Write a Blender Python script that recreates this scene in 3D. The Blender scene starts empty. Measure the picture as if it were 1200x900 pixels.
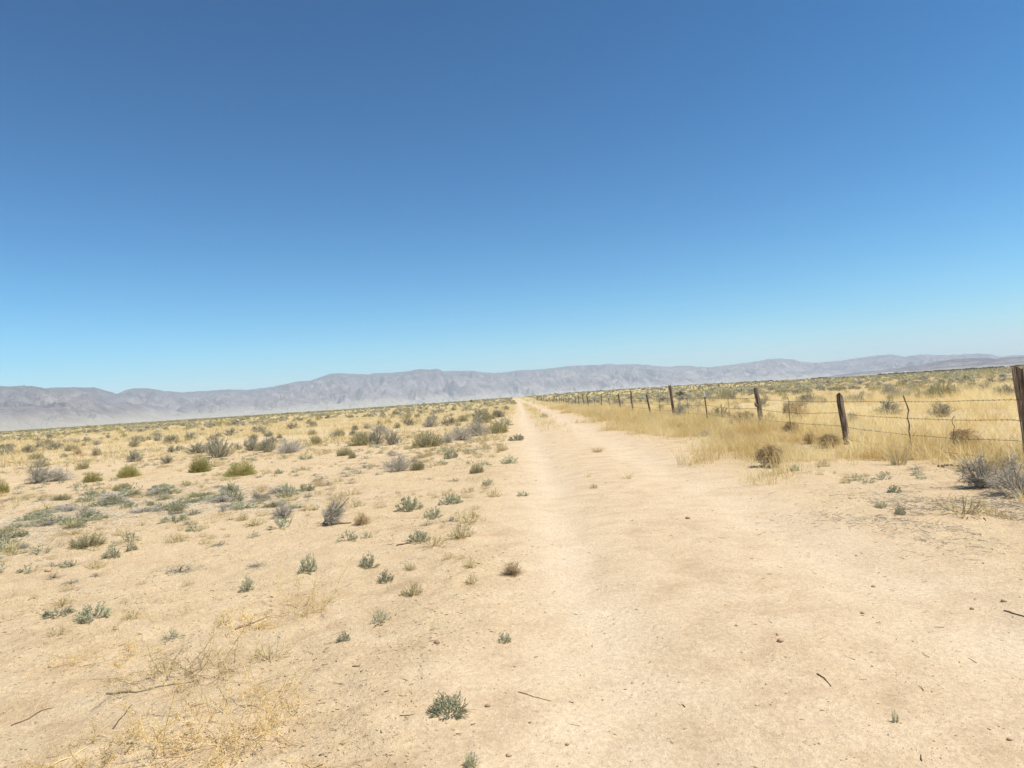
import bpy, math, random
import numpy as np
from mathutils import Vector, Matrix, Quaternion

SC = bpy.context.scene
COL = SC.collection
PI = math.pi
rng = np.random.default_rng(20240611)
random.seed(5)

# ------------------------------------------------------------------ camera
FPX = 830.0                      # focal length in photo pixels (photo is 1200 x 900)
CAMH = 1.6
ROLL = math.atan(0.0642)
PITCH = math.atan(16.47 / FPX)
YAW = -math.atan(6.96 / FPX)     # heading a little left of +Y (the track's direction)
fwd = np.array([math.sin(YAW) * math.cos(PITCH), math.cos(YAW) * math.cos(PITCH), math.sin(PITCH)])
r0 = np.array([math.cos(YAW), -math.sin(YAW), 0.0])
u0 = np.cross(r0, fwd)
right = math.cos(ROLL) * r0 - math.sin(ROLL) * u0
up = math.cos(ROLL) * u0 + math.sin(ROLL) * r0
CAM = np.array([0.0, 0.0, CAMH])

def ray(px, py):
    d = fwd + right * ((px - 600) / FPX) + up * ((450 - py) / FPX)
    return d / np.linalg.norm(d)

def project(P):
    d = np.asarray(P, float) - CAM
    z = d @ fwd
    return 600 + FPX * (d @ right) / z, 450 - FPX * (d @ up) / z, z

# ------------------------------------------------------------------ noise
def _hash(ix, iy, seed):
    h = (ix.astype(np.int64) * 374761393 + iy.astype(np.int64) * 668265263 + seed * 1442695041) & 0xFFFFFFFF
    h = ((h ^ (h >> 13)) * 1274126177) & 0xFFFFFFFF
    h = ((h ^ (h >> 15)) * 2246822519) & 0xFFFFFFFF
    return ((h ^ (h >> 16)) & 0xFFFFFF) / float(0xFFFFFF)

def vnoise(x, y, seed=0):
    x = np.asarray(x, float); y = np.asarray(y, float)
    ix = np.floor(x); iy = np.floor(y)
    fx = x - ix; fy = y - iy
    fx = fx * fx * fx * (fx * (fx * 6 - 15) + 10); fy = fy * fy * fy * (fy * (fy * 6 - 15) + 10)
    a = _hash(ix, iy, seed); b = _hash(ix + 1, iy, seed)
    c = _hash(ix, iy + 1, seed); d = _hash(ix + 1, iy + 1, seed)
    return (a + (b - a) * fx) * (1 - fy) + (c + (d - c) * fx) * fy

def fbm(x, y, seed=0, oct=4, gain=.5):
    s = 0; a = 1; t = 0
    for k in range(oct):
        s = s + a * vnoise(x * 2 ** k + 17.3 * k, y * 2 ** k - 9.1 * k, seed + k * 7); t += a; a *= gain
    return s / t

def smooth(a, b, x):
    t = np.clip((x - a) / (b - a), 0, 1)
    return t * t * (3 - 2 * t)

def road_centre(y):              # the track bends a little to the left far away
    return -0.00002 * np.clip(y - 90, 0, 700) ** 2

def tracks(x, y):
    c = road_centre(y)
    w = 0.16 * (vnoise(y * 0.12, y * 0 + 3.3, 9) - .5) * 2
    t1 = np.exp(-((x - c - 0.42 - w) / 0.42) ** 2)
    t2 = np.exp(-((x - c - 2.75 - w) / 0.55) ** 2)
    return t1, t2

def road_mask(x, y):
    c = road_centre(y)
    e = (fbm(x * .9, y * .5, 21, 3) - .5) * 0.9
    return smooth(-0.6, .15, x - c + e) * (1 - smooth(3.3, 4.2, x - c + e))

def height(x, y):
    x = np.asarray(x, float); y = np.asarray(y, float)
    d = np.hypot(x, y)
    fine = 1 / (1 + (d / 14) ** 2)
    rm = road_mask(x, y)
    t1, t2 = tracks(x, y)
    rough = 1 - 0.72 * rm
    h = (fbm(x * .55, y * .55, 1, 3) - .5) * 0.10 * np.minimum(1, d / 4) * (1 - .5 * rm) * 1 / (1 + (d / 60) ** 2)
    h = h + (fbm(x * 2.2, y * 2.2, 5, 3) - .5) * 0.055 * rough * fine
    h = h + (fbm(x * 7, y * 7, 8, 3, .6) - .5) * 0.046 * (rough + .08) * fine
    h = h - 0.045 * (t1 + t2) * np.exp(-d / 120) + .012 * (vnoise(x * 1.4, y * .35, 12) - .5) * rm * fine * 2
    c = road_centre(y)
    h = h + 0.03 * np.exp(-((x - c + 0.75) / .35) ** 2) * np.exp(-d / 60)
    # broad swells of the plain
    far = smooth(250, 900, d)
    az = np.degrees(np.arctan2(x, np.maximum(y, 1)))
    h = h + far * 3.2 * np.exp(-((az - 9) / 13) ** 2) * (1 - smooth(1800, 4000, d))
    h = h + (vnoise(x / 37, y / 37, 31) - .5) * 0.16 * smooth(12, 60, d) + (vnoise(x / 140, y / 140, 32) - .5) * .5 * smooth(80, 200, d)
    return h

H0 = float(height(0.0, 0.0))
CAM[2] = CAMH + 0.0

def G(px, py):
    d = ray(px, py)
    t = -CAM[2] / d[2]
    for _ in range(6):
        p = CAM + d * t
        t = (float(height(p[0], p[1])) - CAM[2]) / d[2]
    p = CAM + d * t
    p[2] = float(height(p[0], p[1]))
    return p

# ------------------------------------------------------------------ mesh helpers
class MB:
    """collects polygons with a material slot and a per-vertex random value"""
    def __init__(s):
        s.V = []; s.F = []; s.M = []; s.R = []; s.n = 0
    def add(s, V, F, m=0, r=None):
        V = np.asarray(V, float).reshape(-1, 3); F = np.asarray(F, int)
        if len(V) == 0: return
        s.V.append(V); s.F.append(F + s.n); s.M.append((len(F), m))
        if r is None: r = np.full(len(V), rng.random())
        s.R.append(np.broadcast_to(np.asarray(r, float), (len(V),)))
        s.n += len(V)
    def arrays(s):
        return np.concatenate(s.V), s.F, s.M, np.concatenate(s.R)
    def mesh(s, name, mats, smooth_shade=False):
        V = np.concatenate(s.V); R = np.concatenate(s.R)
        me = bpy.data.meshes.new(name)
        idx = np.concatenate([f.ravel() for f in s.F])
        tot = np.concatenate([np.full(len(f), f.shape[1]) for f in s.F])
        st = np.concatenate([[0], np.cumsum(tot)[:-1]])
        mi = np.concatenate([np.full(n, m) for n, m in s.M])
        me.vertices.add(len(V)); me.vertices.foreach_set('co', V.astype(np.float32).ravel())
        me.loops.add(len(idx)); me.loops.foreach_set('vertex_index', idx.astype(np.int32))
        me.polygons.add(len(tot)); me.polygons.foreach_set('loop_start', st.astype(np.int32))
        me.polygons.foreach_set('material_index', mi.astype(np.int32))
        me.polygons.foreach_set('use_smooth', np.full(len(tot), smooth_shade))
        a = me.attributes.new('rnd', 'FLOAT', 'POINT'); a.data.foreach_set('value', R.astype(np.float32))
        for m in mats: me.materials.append(m)
        me.update(calc_edges=True)
        return me

def norm(v):
    return v / np.maximum(np.linalg.norm(v, axis=-1, keepdims=True), 1e-9)

def rand_dir(n):
    return norm(rng.normal(size=(n, 3)))

def frames(P):
    T = np.gradient(P, axis=1)
    T = norm(T)
    ref = rand_dir(P.shape[0])[:, None, :]
    A = norm(np.cross(T, ref + 1e-4)); B = np.cross(T, A)
    return A, B

def tubes(P, R, sides=3):
    """P (N,K,3) polylines, R (N,K) radii -> verts, quads"""
    N, K, _ = P.shape
    A, B = frames(P)
    ang = np.arange(sides) * 2 * PI / sides
    V = P[:, :, None, :] + R[:, :, None, None] * (np.cos(ang)[None, None, :, None] * A[:, :, None, :] + np.sin(ang)[None, None, :, None] * B[:, :, None, :])
    b = (np.arange(N) * K * sides)[:, None, None] + (np.arange(K - 1) * sides)[None, :, None]
    s = np.arange(sides)[None, None, :]; s2 = (s + 1) % sides
    F = np.stack(np.broadcast_arrays(b + s, b + s2, b + sides + s2, b + sides + s), -1).reshape(-1, 4)
    return V.reshape(-1, 3), F

def ribbons(P, W, side=None):
    N, K, _ = P.shape
    if side is None:
        A, _b = frames(P)
    else:
        A = np.broadcast_to(side[:, None, :], P.shape)
    V = np.stack([P - A * W[..., None] * .5, P + A * W[..., None] * .5], 2)
    b = (np.arange(N) * K * 2)[:, None] + (np.arange(K - 1) * 2)[None, :]
    F = np.stack([b, b + 1, b + 3, b + 2], -1).reshape(-1, 4)
    return V.reshape(-1, 3), F

def leaves(C, A, L, W):
    """diamond leaves: base C, axis A, length L, width W"""
    n = len(C)
    S = norm(np.cross(A, rand_dir(n)))
    N = np.cross(A, S)
    L = np.broadcast_to(L, (n,))[:, None]; W = np.broadcast_to(W, (n,))[:, None]
    V = np.stack([C, C + A * L * .5 + S * W * .5, C + A * L + N * L * .12, C + A * L * .5 - S * W * .5], 1)
    F = np.arange(n * 4).reshape(n, 4)
    return V.reshape(-1, 3), F

def curve_pts(B, E, bow, K):
    """polylines from B to E bent by bow"""
    t = np.linspace(0, 1, K)[None, :, None]
    return B[:, None] * (1 - t) + E[:, None] * t + bow[:, None] * (4 * t * (1 - t))

# ------------------------------------------------------------------ materials
def new_mat(name):
    m = bpy.data.materials.new(name); m.use_nodes = True
    nt = m.node_tree; nt.nodes.clear()
    return m, nt, nt.nodes.new, nt.links.new

def ramp(nt, stops):
    n = nt.nodes.new('ShaderNodeValToRGB')
    el = n.color_ramp.elements
    while len(el) < len(stops): el.new(.5)
    for e, (p, c) in zip(el, stops):
        e.position = p; e.color = (*c, 1)
    return n

def leaf_mat(name, cols, trans=.3, rough=.7, objvar=.25):
    m, nt, N, Lk = new_mat(name)
    a = N('ShaderNodeAttribute'); a.attribute_name = 'rnd'
    k = len(cols)
    r = ramp(nt, [(i / max(1, k - 1), c) for i, c in enumerate(cols)])
    Lk(a.outputs['Fac'], r.inputs['Fac'])
    oi = N('ShaderNodeObjectInfo')
    hs = N('ShaderNodeHueSaturation')
    mr = N('ShaderNodeMapRange'); mr.inputs['To Min'].default_value = 1 - objvar; mr.inputs['To Max'].default_value = 1 + objvar
    Lk(oi.outputs['Random'], mr.inputs['Value']); Lk(mr.outputs[0], hs.inputs['Value'])
    Lk(r.outputs['Color'], hs.inputs['Color'])
    p = N('ShaderNodeBsdfPrincipled'); p.inputs['Roughness'].default_value = rough
    p.inputs['Specular IOR Level'].default_value = .25
    t = N('ShaderNodeBsdfTranslucent')
    mx = N('ShaderNodeMixShader'); mx.inputs[0].default_value = trans
    Lk(hs.outputs[0], p.inputs['Base Color']); Lk(hs.outputs[0], t.inputs['Color'])
    Lk(p.outputs[0], mx.inputs[1]); Lk(t.outputs[0], mx.inputs[2])
    o = N('ShaderNodeOutputMaterial'); Lk(mx.outputs[0], o.inputs['Surface'])
    return m

M_SAGE = leaf_mat('sage_leaf', [(.34, .315, .215), (.48, .445, .31), (.62, .58, .43)], .45)
M_GREEN = leaf_mat('green_leaf', [(.32, .34, .085), (.49, .49, .13), (.63, .60, .22)], .45, .4)
M_TEAL = leaf_mat('weed_leaf', [(.32, .335, .20), (.47, .475, .30), (.60, .59, .41)], .5)
M_OLIVE = leaf_mat('olive_leaf', [(.30, .27, .10), (.45, .405, .17), (.58, .52, .25)], .45)
M_STRAW = leaf_mat('straw', [(.56, .42, .19), (.73, .57, .27), (.85, .73, .45)], .5)
M_GOLD = leaf_mat('golden_grass', [(.56, .41, .17), (.74, .58, .27), (.86, .73, .43)], .5, objvar=.02)
M_PALE = leaf_mat('pale_straw', [(.62, .49, .25), (.74, .61, .34), (.82, .71, .46)], .2)
M_TWIG = leaf_mat('grey_twig', [(.19, .16, .12), (.31, .27, .205), (.46, .41, .325)], .0, .85)
M_DEAD = leaf_mat('dead_grey', [(.29, .255, .20), (.42, .375, .30), (.56, .51, .425)], .0, .85)
M_TUMB = leaf_mat('tumbleweed_brown', [(.31, .205, .10), (.45, .32, .165), (.60, .455, .26)], .05, .85)
M_DARK = leaf_mat('dark_litter', [(.11, .07, .045), (.21, .15, .10), (.34, .26, .17)], .0, .9)
M_LITTER = leaf_mat('pale_litter', [(.16, .12, .08), (.36, .27, .16), (.55, .45, .28)], .0, .9)
M_STONE = leaf_mat('pebble_stone', [(.34, .235, .14), (.54, .40, .25), (.66, .54, .38)], .0, .9)
M_CLOD = leaf_mat('sand_clod', [(.50, .36, .20), (.60, .45, .27), (.68, .53, .335)], .0, .95)
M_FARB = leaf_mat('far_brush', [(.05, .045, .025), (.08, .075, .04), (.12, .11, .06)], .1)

def wood_mat():
    m, nt, N, Lk = new_mat('weathered_wood')
    tc = N('ShaderNodeTexCoord'); mp = N('ShaderNodeMapping'); mp.inputs['Scale'].default_value = (26, 26, 1.6)
    Lk(tc.outputs['Object'], mp.inputs['Vector'])
    n = N('ShaderNodeTexNoise'); n.inputs['Scale'].default_value = 1.6; n.inputs['Detail'].default_value = 6
    Lk(mp.outputs[0], n.inputs['Vector'])
    r = ramp(nt, [(.3, (.03, .02, .014)), (.46, (.11, .075, .05)), (.58, (.20, .145, .10)), (.72, (.38, .33, .27))])
    Lk(n.outputs['Fac'], r.inputs['Fac'])
    oi = N('ShaderNodeObjectInfo'); hs = N('ShaderNodeHueSaturation'); mr = N('ShaderNodeMapRange')
    mr.inputs['To Min'].default_value = .8; mr.inputs['To Max'].default_value = 1.6
    Lk(oi.outputs['Random'], mr.inputs['Value']); Lk(mr.outputs[0], hs.inputs['Value']); Lk(r.outputs[0], hs.inputs['Color'])
    p = N('ShaderNodeBsdfPrincipled'); p.inputs['Roughness'].default_value = .9
    b = N('ShaderNodeBump'); b.inputs['Strength'].default_value = .8; b.inputs['Distance'].default_value = .012
    Lk(n.outputs['Fac'], b.inputs['Height']); Lk(b.outputs[0], p.inputs['Normal'])
    Lk(hs.outputs[0], p.inputs['Base Color'])
    o = N('ShaderNodeOutputMaterial'); Lk(p.outputs[0], o.inputs['Surface'])
    return m

def plain_mat(name, col, rough=.7, metal=0., var=.35, scale=30):
    m, nt, N, Lk = new_mat(name)
    tc = N('ShaderNodeTexCoord'); n = N('ShaderNodeTexNoise'); n.inputs['Scale'].default_value = scale; n.inputs['Detail'].default_value = 4
    Lk(tc.outputs['Object'], n.inputs['Vector'])
    lo = tuple(c * (1 - var) for c in col); hi = tuple(min(1, c * (1 + var)) for c in col)
    r = ramp(nt, [(.3, lo), (.7, hi)]); Lk(n.outputs['Fac'], r.inputs['Fac'])
    p = N('ShaderNodeBsdfPrincipled'); p.inputs['Roughness'].default_value = rough; p.inputs['Metallic'].default_value = metal
    Lk(r.outputs[0], p.inputs['Base Color'])
    o = N('ShaderNodeOutputMaterial'); Lk(p.outputs[0], o.inputs['Surface'])
    return m

M_WOOD = wood_mat()
M_WIRE = plain_mat('rusty_wire', (.10, .07, .05), .8, .2)
M_STEEL = plain_mat('rusty_steel', (.13, .085, .06), .75, .2)
M_WHITE = plain_mat('white_paint', (.75, .74, .70), .6, 0, .08)
M_ROOF = plain_mat('roof_metal', (.55, .55, .55), .5, .1, .1)
M_GLASS = plain_mat('dark_glass', (.04, .05, .06), .2, 0, .1)

def ground_mat():
    m, nt, N, Lk = new_mat('desert_sand')
    tc = N('ShaderNodeTexCoord')
    def noise(scale, detail=6, rough=.6, vec=None, dist=0):
        n = N('ShaderNodeTexNoise'); n.inputs['Scale'].default_value = scale
        n.inputs['Detail'].default_value = detail; n.inputs['Roughness'].default_value = rough
        n.inputs['Distortion'].default_value = dist
        Lk(vec if vec is not None else tc.outputs['Object'], n.inputs['Vector'])
        return n
    def mix(fac, a, b, mode='MIX'):
        x = N('ShaderNodeMix'); x.data_type = 'RGBA'; x.blend_type = mode
        for s, v in ((0, fac), (6, a), (7, b)):
            if isinstance(v, (int, float)): x.inputs[s].default_value = v
            elif isinstance(v, tuple): x.inputs[s].default_value = (*v, 1)
            else: Lk(v, x.inputs[s])
        return x.outputs[2]
    def mrange(v, a, b, c=0, d=1):
        x = N('ShaderNodeMapRange'); x.inputs['From Min'].default_value = a; x.inputs['From Max'].default_value = b
        x.inputs['To Min'].default_value = c; x.inputs['To Max'].default_value = d
        Lk(v, x.inputs['Value']); return x.outputs[0]
    def attr(nm):
        a = N('ShaderNodeAttribute'); a.attribute_name = nm; return a.outputs['Fac']
    big = noise(.35, 5, .6); med = noise(2.3, 7, .65, dist=.4); fin = noise(28, 5, .7); grain = noise(240, 3, .7)
    base = ramp(nt, [(.34, (.50, .35, .195)), (.5, (.61, .45, .27)), (.66, (.68, .53, .335))]); Lk(med.outputs['Fac'], base.inputs['Fac'])
    col = mix(mrange(big.outputs['Fac'], .35, .65), base.outputs[0], (.64, .485, .295), 'MIX')
    # road dust
    roadc = ramp(nt, [(.3, (.505, .36, .22)), (.5, (.60, .45, .285)), (.7, (.66, .51, .34))]); Lk(med.outputs['Fac'], roadc.inputs['Fac'])
    col = mix(attr('road'), col, roadc.outputs[0])
    # compacted, powdery wheel tracks
    tf = N('ShaderNodeMath'); tf.operation = 'MULTIPLY'; Lk(attr('track'), tf.inputs[0]); Lk(mrange(noise(1.1, 4).outputs['Fac'], .3, .62), tf.inputs[1])
    col = mix(tf.outputs[0], col, (.665, .53, .365))
    # straw litter where grass grows
    lf = N('ShaderNodeMath'); lf.operation = 'MULTIPLY'; Lk(attr('cover'), lf.inputs[0]); Lk(mrange(noise(9, 5, .7).outputs['Fac'], .38, .6), lf.inputs[1])
    col = mix(lf.outputs[0], col, (.54, .41, .20))
    # fine flecks of bark, twig and gravel
    mp = N('ShaderNodeMapping'); mp.inputs['Scale'].default_value = (1, .55, 1); mp.inputs['Rotation'].default_value = (0, 0, .9); Lk(tc.outputs['Object'], mp.inputs['Vector'])
    fl = noise(46, 3, .8, mp.outputs[0])
    ff = N('ShaderNodeMath'); ff.operation = 'MULTIPLY'; Lk(mrange(fl.outputs['Fac'], .615, .70, 0, .7), ff.inputs[0]); Lk(attr('fleck'), ff.inputs[1])
    col = mix(ff.outputs[0], col, (.27, .185, .105))
    gv = N('ShaderNodeTexVoronoi'); gv.inputs['Scale'].default_value = 95; Lk(tc.outputs['Object'], gv.inputs['Vector'])
    gcol = ramp(nt, [(.0, (.62, .52, .40)), (.12, (.50, .37, .23)), (.8, (.50, .37, .23)), (.9, (.30, .20, .13)), (1., (.2, .13, .09))]); Lk(gv.outputs['Color'], gcol.inputs['Fac'])
    gm = N('ShaderNodeMath'); gm.operation = 'MULTIPLY'; gm.inputs[1].default_value = .38; Lk(mrange(gv.outputs['Distance'], .42, .25), gm.inputs[0])
    col = mix(gm.outputs[0], col, gcol.outputs[0])
    g2 = mrange(grain.outputs['Fac'], .3, .7, .72, 1.22)
    g2f = mrange(fin.outputs['Fac'], .3, .7, .82, 1.14)
    col = mix(1.0, col, g2, 'MULTIPLY'); col = mix(1.0, col, g2f, 'MULTIPLY')
    # far plain: bleached ground between far brush
    col = mix(attr('far'), col, (.56, .435, .215))
    p = N('ShaderNodeBsdfPrincipled'); p.inputs['Roughness'].default_value = .95; p.inputs['Specular IOR Level'].default_value = .1
    Lk(col, p.inputs['Base Color'])
    hsum = N('ShaderNodeMath'); hsum.operation = 'MULTIPLY_ADD'
    Lk(fin.outputs['Fac'], hsum.inputs[0]); hsum.inputs[1].default_value = 1.4; Lk(med.outputs['Fac'], hsum.inputs[2])
    h2 = N('ShaderNodeMath'); h2.operation = 'MULTIPLY_ADD'; Lk(grain.outputs['Fac'], h2.inputs[0]); h2.inputs[1].default_value = .22; Lk(hsum.outputs[0], h2.inputs[2])
    b = N('ShaderNodeBump'); b.inputs['Distance'].default_value = .04; Lk(mrange(attr('road'), 0, 1, .62, .45), b.inputs['Strength'])
    Lk(h2.outputs[0], b.inputs['Height']); Lk(b.outputs[0], p.inputs['Normal'])
    o = N('ShaderNodeOutputMaterial'); Lk(p.outputs[0], o.inputs['Surface'])
    return m

# ------------------------------------------------------------------ object helpers
def tag(o, label=None, cat=None, group=None, kind=None):
    if label: o['label'] = label
    if cat: o['category'] = cat
    if group: o['group'] = group
    if kind: o['kind'] = kind
    return o

def link(name, me, parent=None, loc=(0, 0, 0)):
    o = bpy.data.objects.new(name, me); COL.objects.link(o); o.location = loc
    if parent: o.parent = parent
    return o

def empty(name, loc=(0, 0, 0)):
    o = bpy.data.objects.new(name, None); o.empty_display_size = .2; COL.objects.link(o); o.location = loc
    return o

# ------------------------------------------------------------------ ground
def grid_axis(lo_u, hi_u, step, neg, pos, g=1.05):
    mid = list(np.arange(lo_u, hi_u + 1e-6, step))
    a = []; s = step; v = hi_u
    while v < pos: s *= g; v += s; a.append(v)
    b = []; s = step; v = lo_u
    while v > neg: s *= g; v -= s; b.append(v)
    return np.array(b[::-1] + mid + a)

def cover_mask(x, y):
    """how much dry grass grows here, 0..1"""
    x = np.asarray(x, float); y = np.asarray(y, float)
    c = road_centre(y)
    n = fbm(x * .35, y * .35, 41, 4)
    strip = smooth(3.6, 5.0, x - c + (n - .5) * 3.4) * (1 - smooth(8.5, 9, x)) * smooth(11.6, 14.2, y + (n - .5) * 4) * (x < 8.8)
    front = smooth(6.75, 7.35, x + (n - .5) * 1.0)
    rfield = front * np.maximum(smooth(.28, .50, n), (x < 14) * .9)
    n2 = fbm(x * .11, y * .14, 47, 4) + .05
    lfield = smooth(-.6, -2.2, x - c) * smooth(22, 42, y + np.minimum(0, x + 6) * .10 + (n - .5) * 12) * smooth(.40, .60, n2 * .6 + n * .4)
    verge = smooth(-.25, -.8, x - c) * smooth(-6.5, -3, x - c) * smooth(20, 34, y) * smooth(.42, .58, n) * .8
    med = np.exp(-((x - c - 1.5) / .6) ** 2) * smooth(24, 50, y) * smooth(.24, .42, n)
    return np.clip(np.maximum.reduce([strip, rfield, lfield, verge, med]), 0, 1)

def build_ground():
    xs = grid_axis(-5.5, 6.5, .045, -12500, 12500)
    ys = grid_axis(2.2, 9.5, .035, -3000, 15500)
    X, Y = np.meshgrid(xs, ys)
    Z = height(X, Y)
    nx, ny = len(xs), len(ys)
    V = np.stack([X, Y, Z], -1).reshape(-1, 3)
    i = (np.arange(ny - 1) * nx)[:, None] + np.arange(nx - 1)[None]
    F = np.stack([i, i + 1, i + 1 + nx, i + nx], -1).reshape(-1, 4)
    mb = MB(); mb.add(V, F, 0, 0.5)
    me = mb.mesh('ground', [ground_mat()], True)
    x, y = V[:, 0], V[:, 1]
    d = np.hypot(x, y)
    t1, t2 = tracks(x, y)
    rm = road_mask(x, y)
    for nm, val in (('road', rm), ('track', np.clip(np.maximum(t1, t2 * .8), 0, 1)), ('cover', cover_mask(x, y)),
                    ('fleck', np.clip((1 - rm) * (.35 + .65 * smooth(.4, .65, fbm(x * .6, y * .6, 51, 3))) + .12 + .45 * np.exp(-((x - road_centre(y) - 1.6) / .55) ** 2), 0, 1)),
                    ('far', smooth(90, 400, d) * (1 - rm * (d < 600)))):
        a = me.attributes.new(nm, 'FLOAT', 'POINT'); a.data.foreach_set('value', np.asarray(val, np.float32))
    o = link('ground', me)
    tag(o, 'pale sandy desert ground crossed by a rutted two-wheel dirt track', 'ground', kind='structure')
build_ground()

# ------------------------------------------------------------------ mountains
PROF = [(-150, 456), (-90, 449), (-40, 456), (0, 452), (10, 453), (28, 452), (40, 452.5), (52, 455), (75, 454), (110, 454), (125, 458), (138, 461.5), (145, 458), (155, 455), (175, 455), (190, 458),
        (215, 460), (240, 458), (262, 456.6), (270, 456.2), (290, 457), (320, 453), (350, 447), (364, 446), (376, 441.6), (390, 437.4), (404, 437.6), (432, 439), (440, 437),
        (460, 436.8), (480, 434.6), (492, 432.4), (503, 433.4), (512, 432.2), (520, 435), (554, 434.2), (562, 435.8), (580, 437.4), (608, 434), (630, 433), (650, 431), (670, 428.6),
        (700, 427.6), (714, 426.4), (722, 427), (746, 426.6), (784, 430), (800, 428.4), (830, 430.4), (860, 427), (890, 423), (900, 421), (914, 420), (930, 421.2), (940, 424),
        (960, 425), (980, 423), (1026, 416.6), (1044, 415.4), (1060, 418), (1080, 415.2), (1100, 416.4), (1148, 414.2), (1162, 415.2), (1172, 418), (1200, 415.6), (1250, 418), (1300, 412), (1360, 416)]

def profile_azel(prof):
    az = []; te = []
    for px, py in prof:
        d = ray(px, py)
        az.append(math.atan2(d[0], d[1])); te.append(d[2] / math.hypot(d[0], d[1]))
    return np.array(az), np.array(te)

def mount_mat():
    m, nt, N, Lk = new_mat('mountain_rock')
    tc = N('ShaderNodeTexCoord')
    n = N('ShaderNodeTexNoise'); n.inputs['Scale'].default_value = .004; n.inputs['Detail'].default_value = 8; n.inputs['Roughness'].default_value = .65
    Lk(tc.outputs['Object'], n.inputs['Vector'])
    r = ramp(nt, [(.36, (.11, .086, .083)), (.5, (.22, .178, .162)), (.64, (.38, .315, .285))]); Lk(n.outputs['Fac'], r.inputs['Fac'])
    a = N('ShaderNodeAttribute'); a.attribute_name = 'rnd'          # woodland belt on the high ground
    n2 = N('ShaderNodeTexNoise'); n2.inputs['Scale'].default_value = .011; n2.inputs['Detail'].default_value = 6; Lk(tc.outputs['Object'], n2.inputs['Vector'])
    ad = N('ShaderNodeMath'); ad.operation = 'MULTIPLY_ADD'; Lk(n2.outputs['Fac'], ad.inputs[0]); ad.inputs[1].default_value = .9; Lk(a.outputs['Fac'], ad.inputs[2])
    mr = N('ShaderNodeMapRange'); mr.inputs['From Min'].default_value = 1.0; mr.inputs['From Max'].default_value = 1.32; mr.inputs['To Max'].default_value = .85; Lk(ad.outputs[0], mr.inputs['Value'])
    x = N('ShaderNodeMix'); x.data_type = 'RGBA'; Lk(mr.outputs[0], x.inputs[0]); Lk(r.outputs[0], x.inputs[6]); x.inputs[7].default_value = (.07, .075, .07, 1)
    mr2 = N('ShaderNodeMapRange'); mr2.inputs['From Min'].default_value = .26; mr2.inputs['From Max'].default_value = .0; Lk(a.outputs['Fac'], mr2.inputs['Value'])
    x2 = N('ShaderNodeMix'); x2.data_type = 'RGBA'; Lk(mr2.outputs[0], x2.inputs[0]); Lk(x.outputs[2], x2.inputs[6]); x2.inputs[7].default_value = (.52, .46, .34, 1)  # pale apron colour at the foot also stands in for base haze
    p = N('ShaderNodeBsdfPrincipled'); p.inputs['Roughness'].default_value = .95; Lk(x2.outputs[2], p.inputs['Base Color'])
    n3 = N('ShaderNodeTexNoise'); n3.inputs['Scale'].default_value = .007; n3.inputs['Detail'].default_value = 7; n3.inputs['Roughness'].default_value = .7; Lk(tc.outputs['Object'], n3.inputs['Vector'])
    bp = N('ShaderNodeBump'); bp.inputs['Strength'].default_value = 1; bp.inputs['Distance'].default_value = 115; Lk(n3.outputs['Fac'], bp.inputs['Height']); Lk(bp.outputs[0], p.inputs['Normal'])
    o = N('ShaderNodeOutputMaterial'); Lk(p.outputs[0], o.inputs['Surface'])
    return m
M_MOUNT = mount_mat()

def build_range(name, label, prof, rc_fn, wf, wb, seed, nr=130, daz=.0009, apron=2600):
    paz, pte = profile_azel(prof)
    az = np.arange(paz[0], paz[-1], daz)
    te = np.interp(az, paz, pte)
    te = te + (fbm(az * 260, az * 0, seed + 3, 3) - .5) * .0012          # fine crest teeth
    rc = rc_fn(az)
    Hc = (te * rc) + CAMH
    s = np.concatenate([np.linspace(-1.6, -1, 12, endpoint=False), np.linspace(-1, 0, nr), np.linspace(0, 1, 18)[1:]])
    S, AZ = np.meshgrid(s, az, indexing='ij')
    RC = rc[None]; HC = Hc[None]
    R = np.where(S < -1, RC - wf + (S + 1) / .6 * apron, np.where(S < 0, RC + S * wf, RC + S * wb))
    X = R * np.sin(AZ); Y = R * np.cos(AZ)
    t = np.clip(1 + S, 0, 1)
    base = np.where(S < 0, .10 * t + .90 * (t ** 1.7), 1 - np.clip(S, 0, 1) ** 1.2)
    wx = (fbm(X / 900, Y / 900, seed, 3) - .5) * 900
    rd = 1 - np.abs(2 * fbm((X + wx) / 750, (Y + wx) / 1500, seed + 11, 5, .55) - 1)
    rd2 = 1 - np.abs(2 * fbm((X + wx) / 260, (Y - wx) / 520, seed + 19, 4) - 1)
    env = np.clip(4 * t * (1 - t), 0, 1) ** .8 * (S < 0)
    Z = HC * (base + env * ((rd - .72) * 1.0 + (rd2 - .7) * .42))
    Z = np.where(S < -1, np.clip((S + 1.6) / .6, 0, 1) ** 1.5 * 12 * 0 , Z)
    lim = te[None] * R * .985 + CAMH * .9
    Z = np.where(np.abs(S) > 1e-6, np.minimum(Z, lim), Z)
    Z = np.maximum(Z, -.5 + 0 * Z) + np.where(S < -1, -.6, 0)
    n, k = X.shape
    V = np.stack([X, Y, Z], -1).reshape(-1, 3)
    i = (np.arange(n - 1) * k)[:, None] + np.arange(k - 1)[None]
    F = np.stack([i, i + 1, i + 1 + k, i + k], -1).reshape(-1, 4)
    mb = MB(); mb.add(V, F, 0, np.clip(Z / (HC.max()) * .4 + .6 * np.clip(Z / HC, 0, 1), 0, 1).ravel())
    o = link(name, mb.mesh(name, [M_MOUNT], True))
    tag(o, label, 'mountains', kind='structure')
    return o

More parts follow.
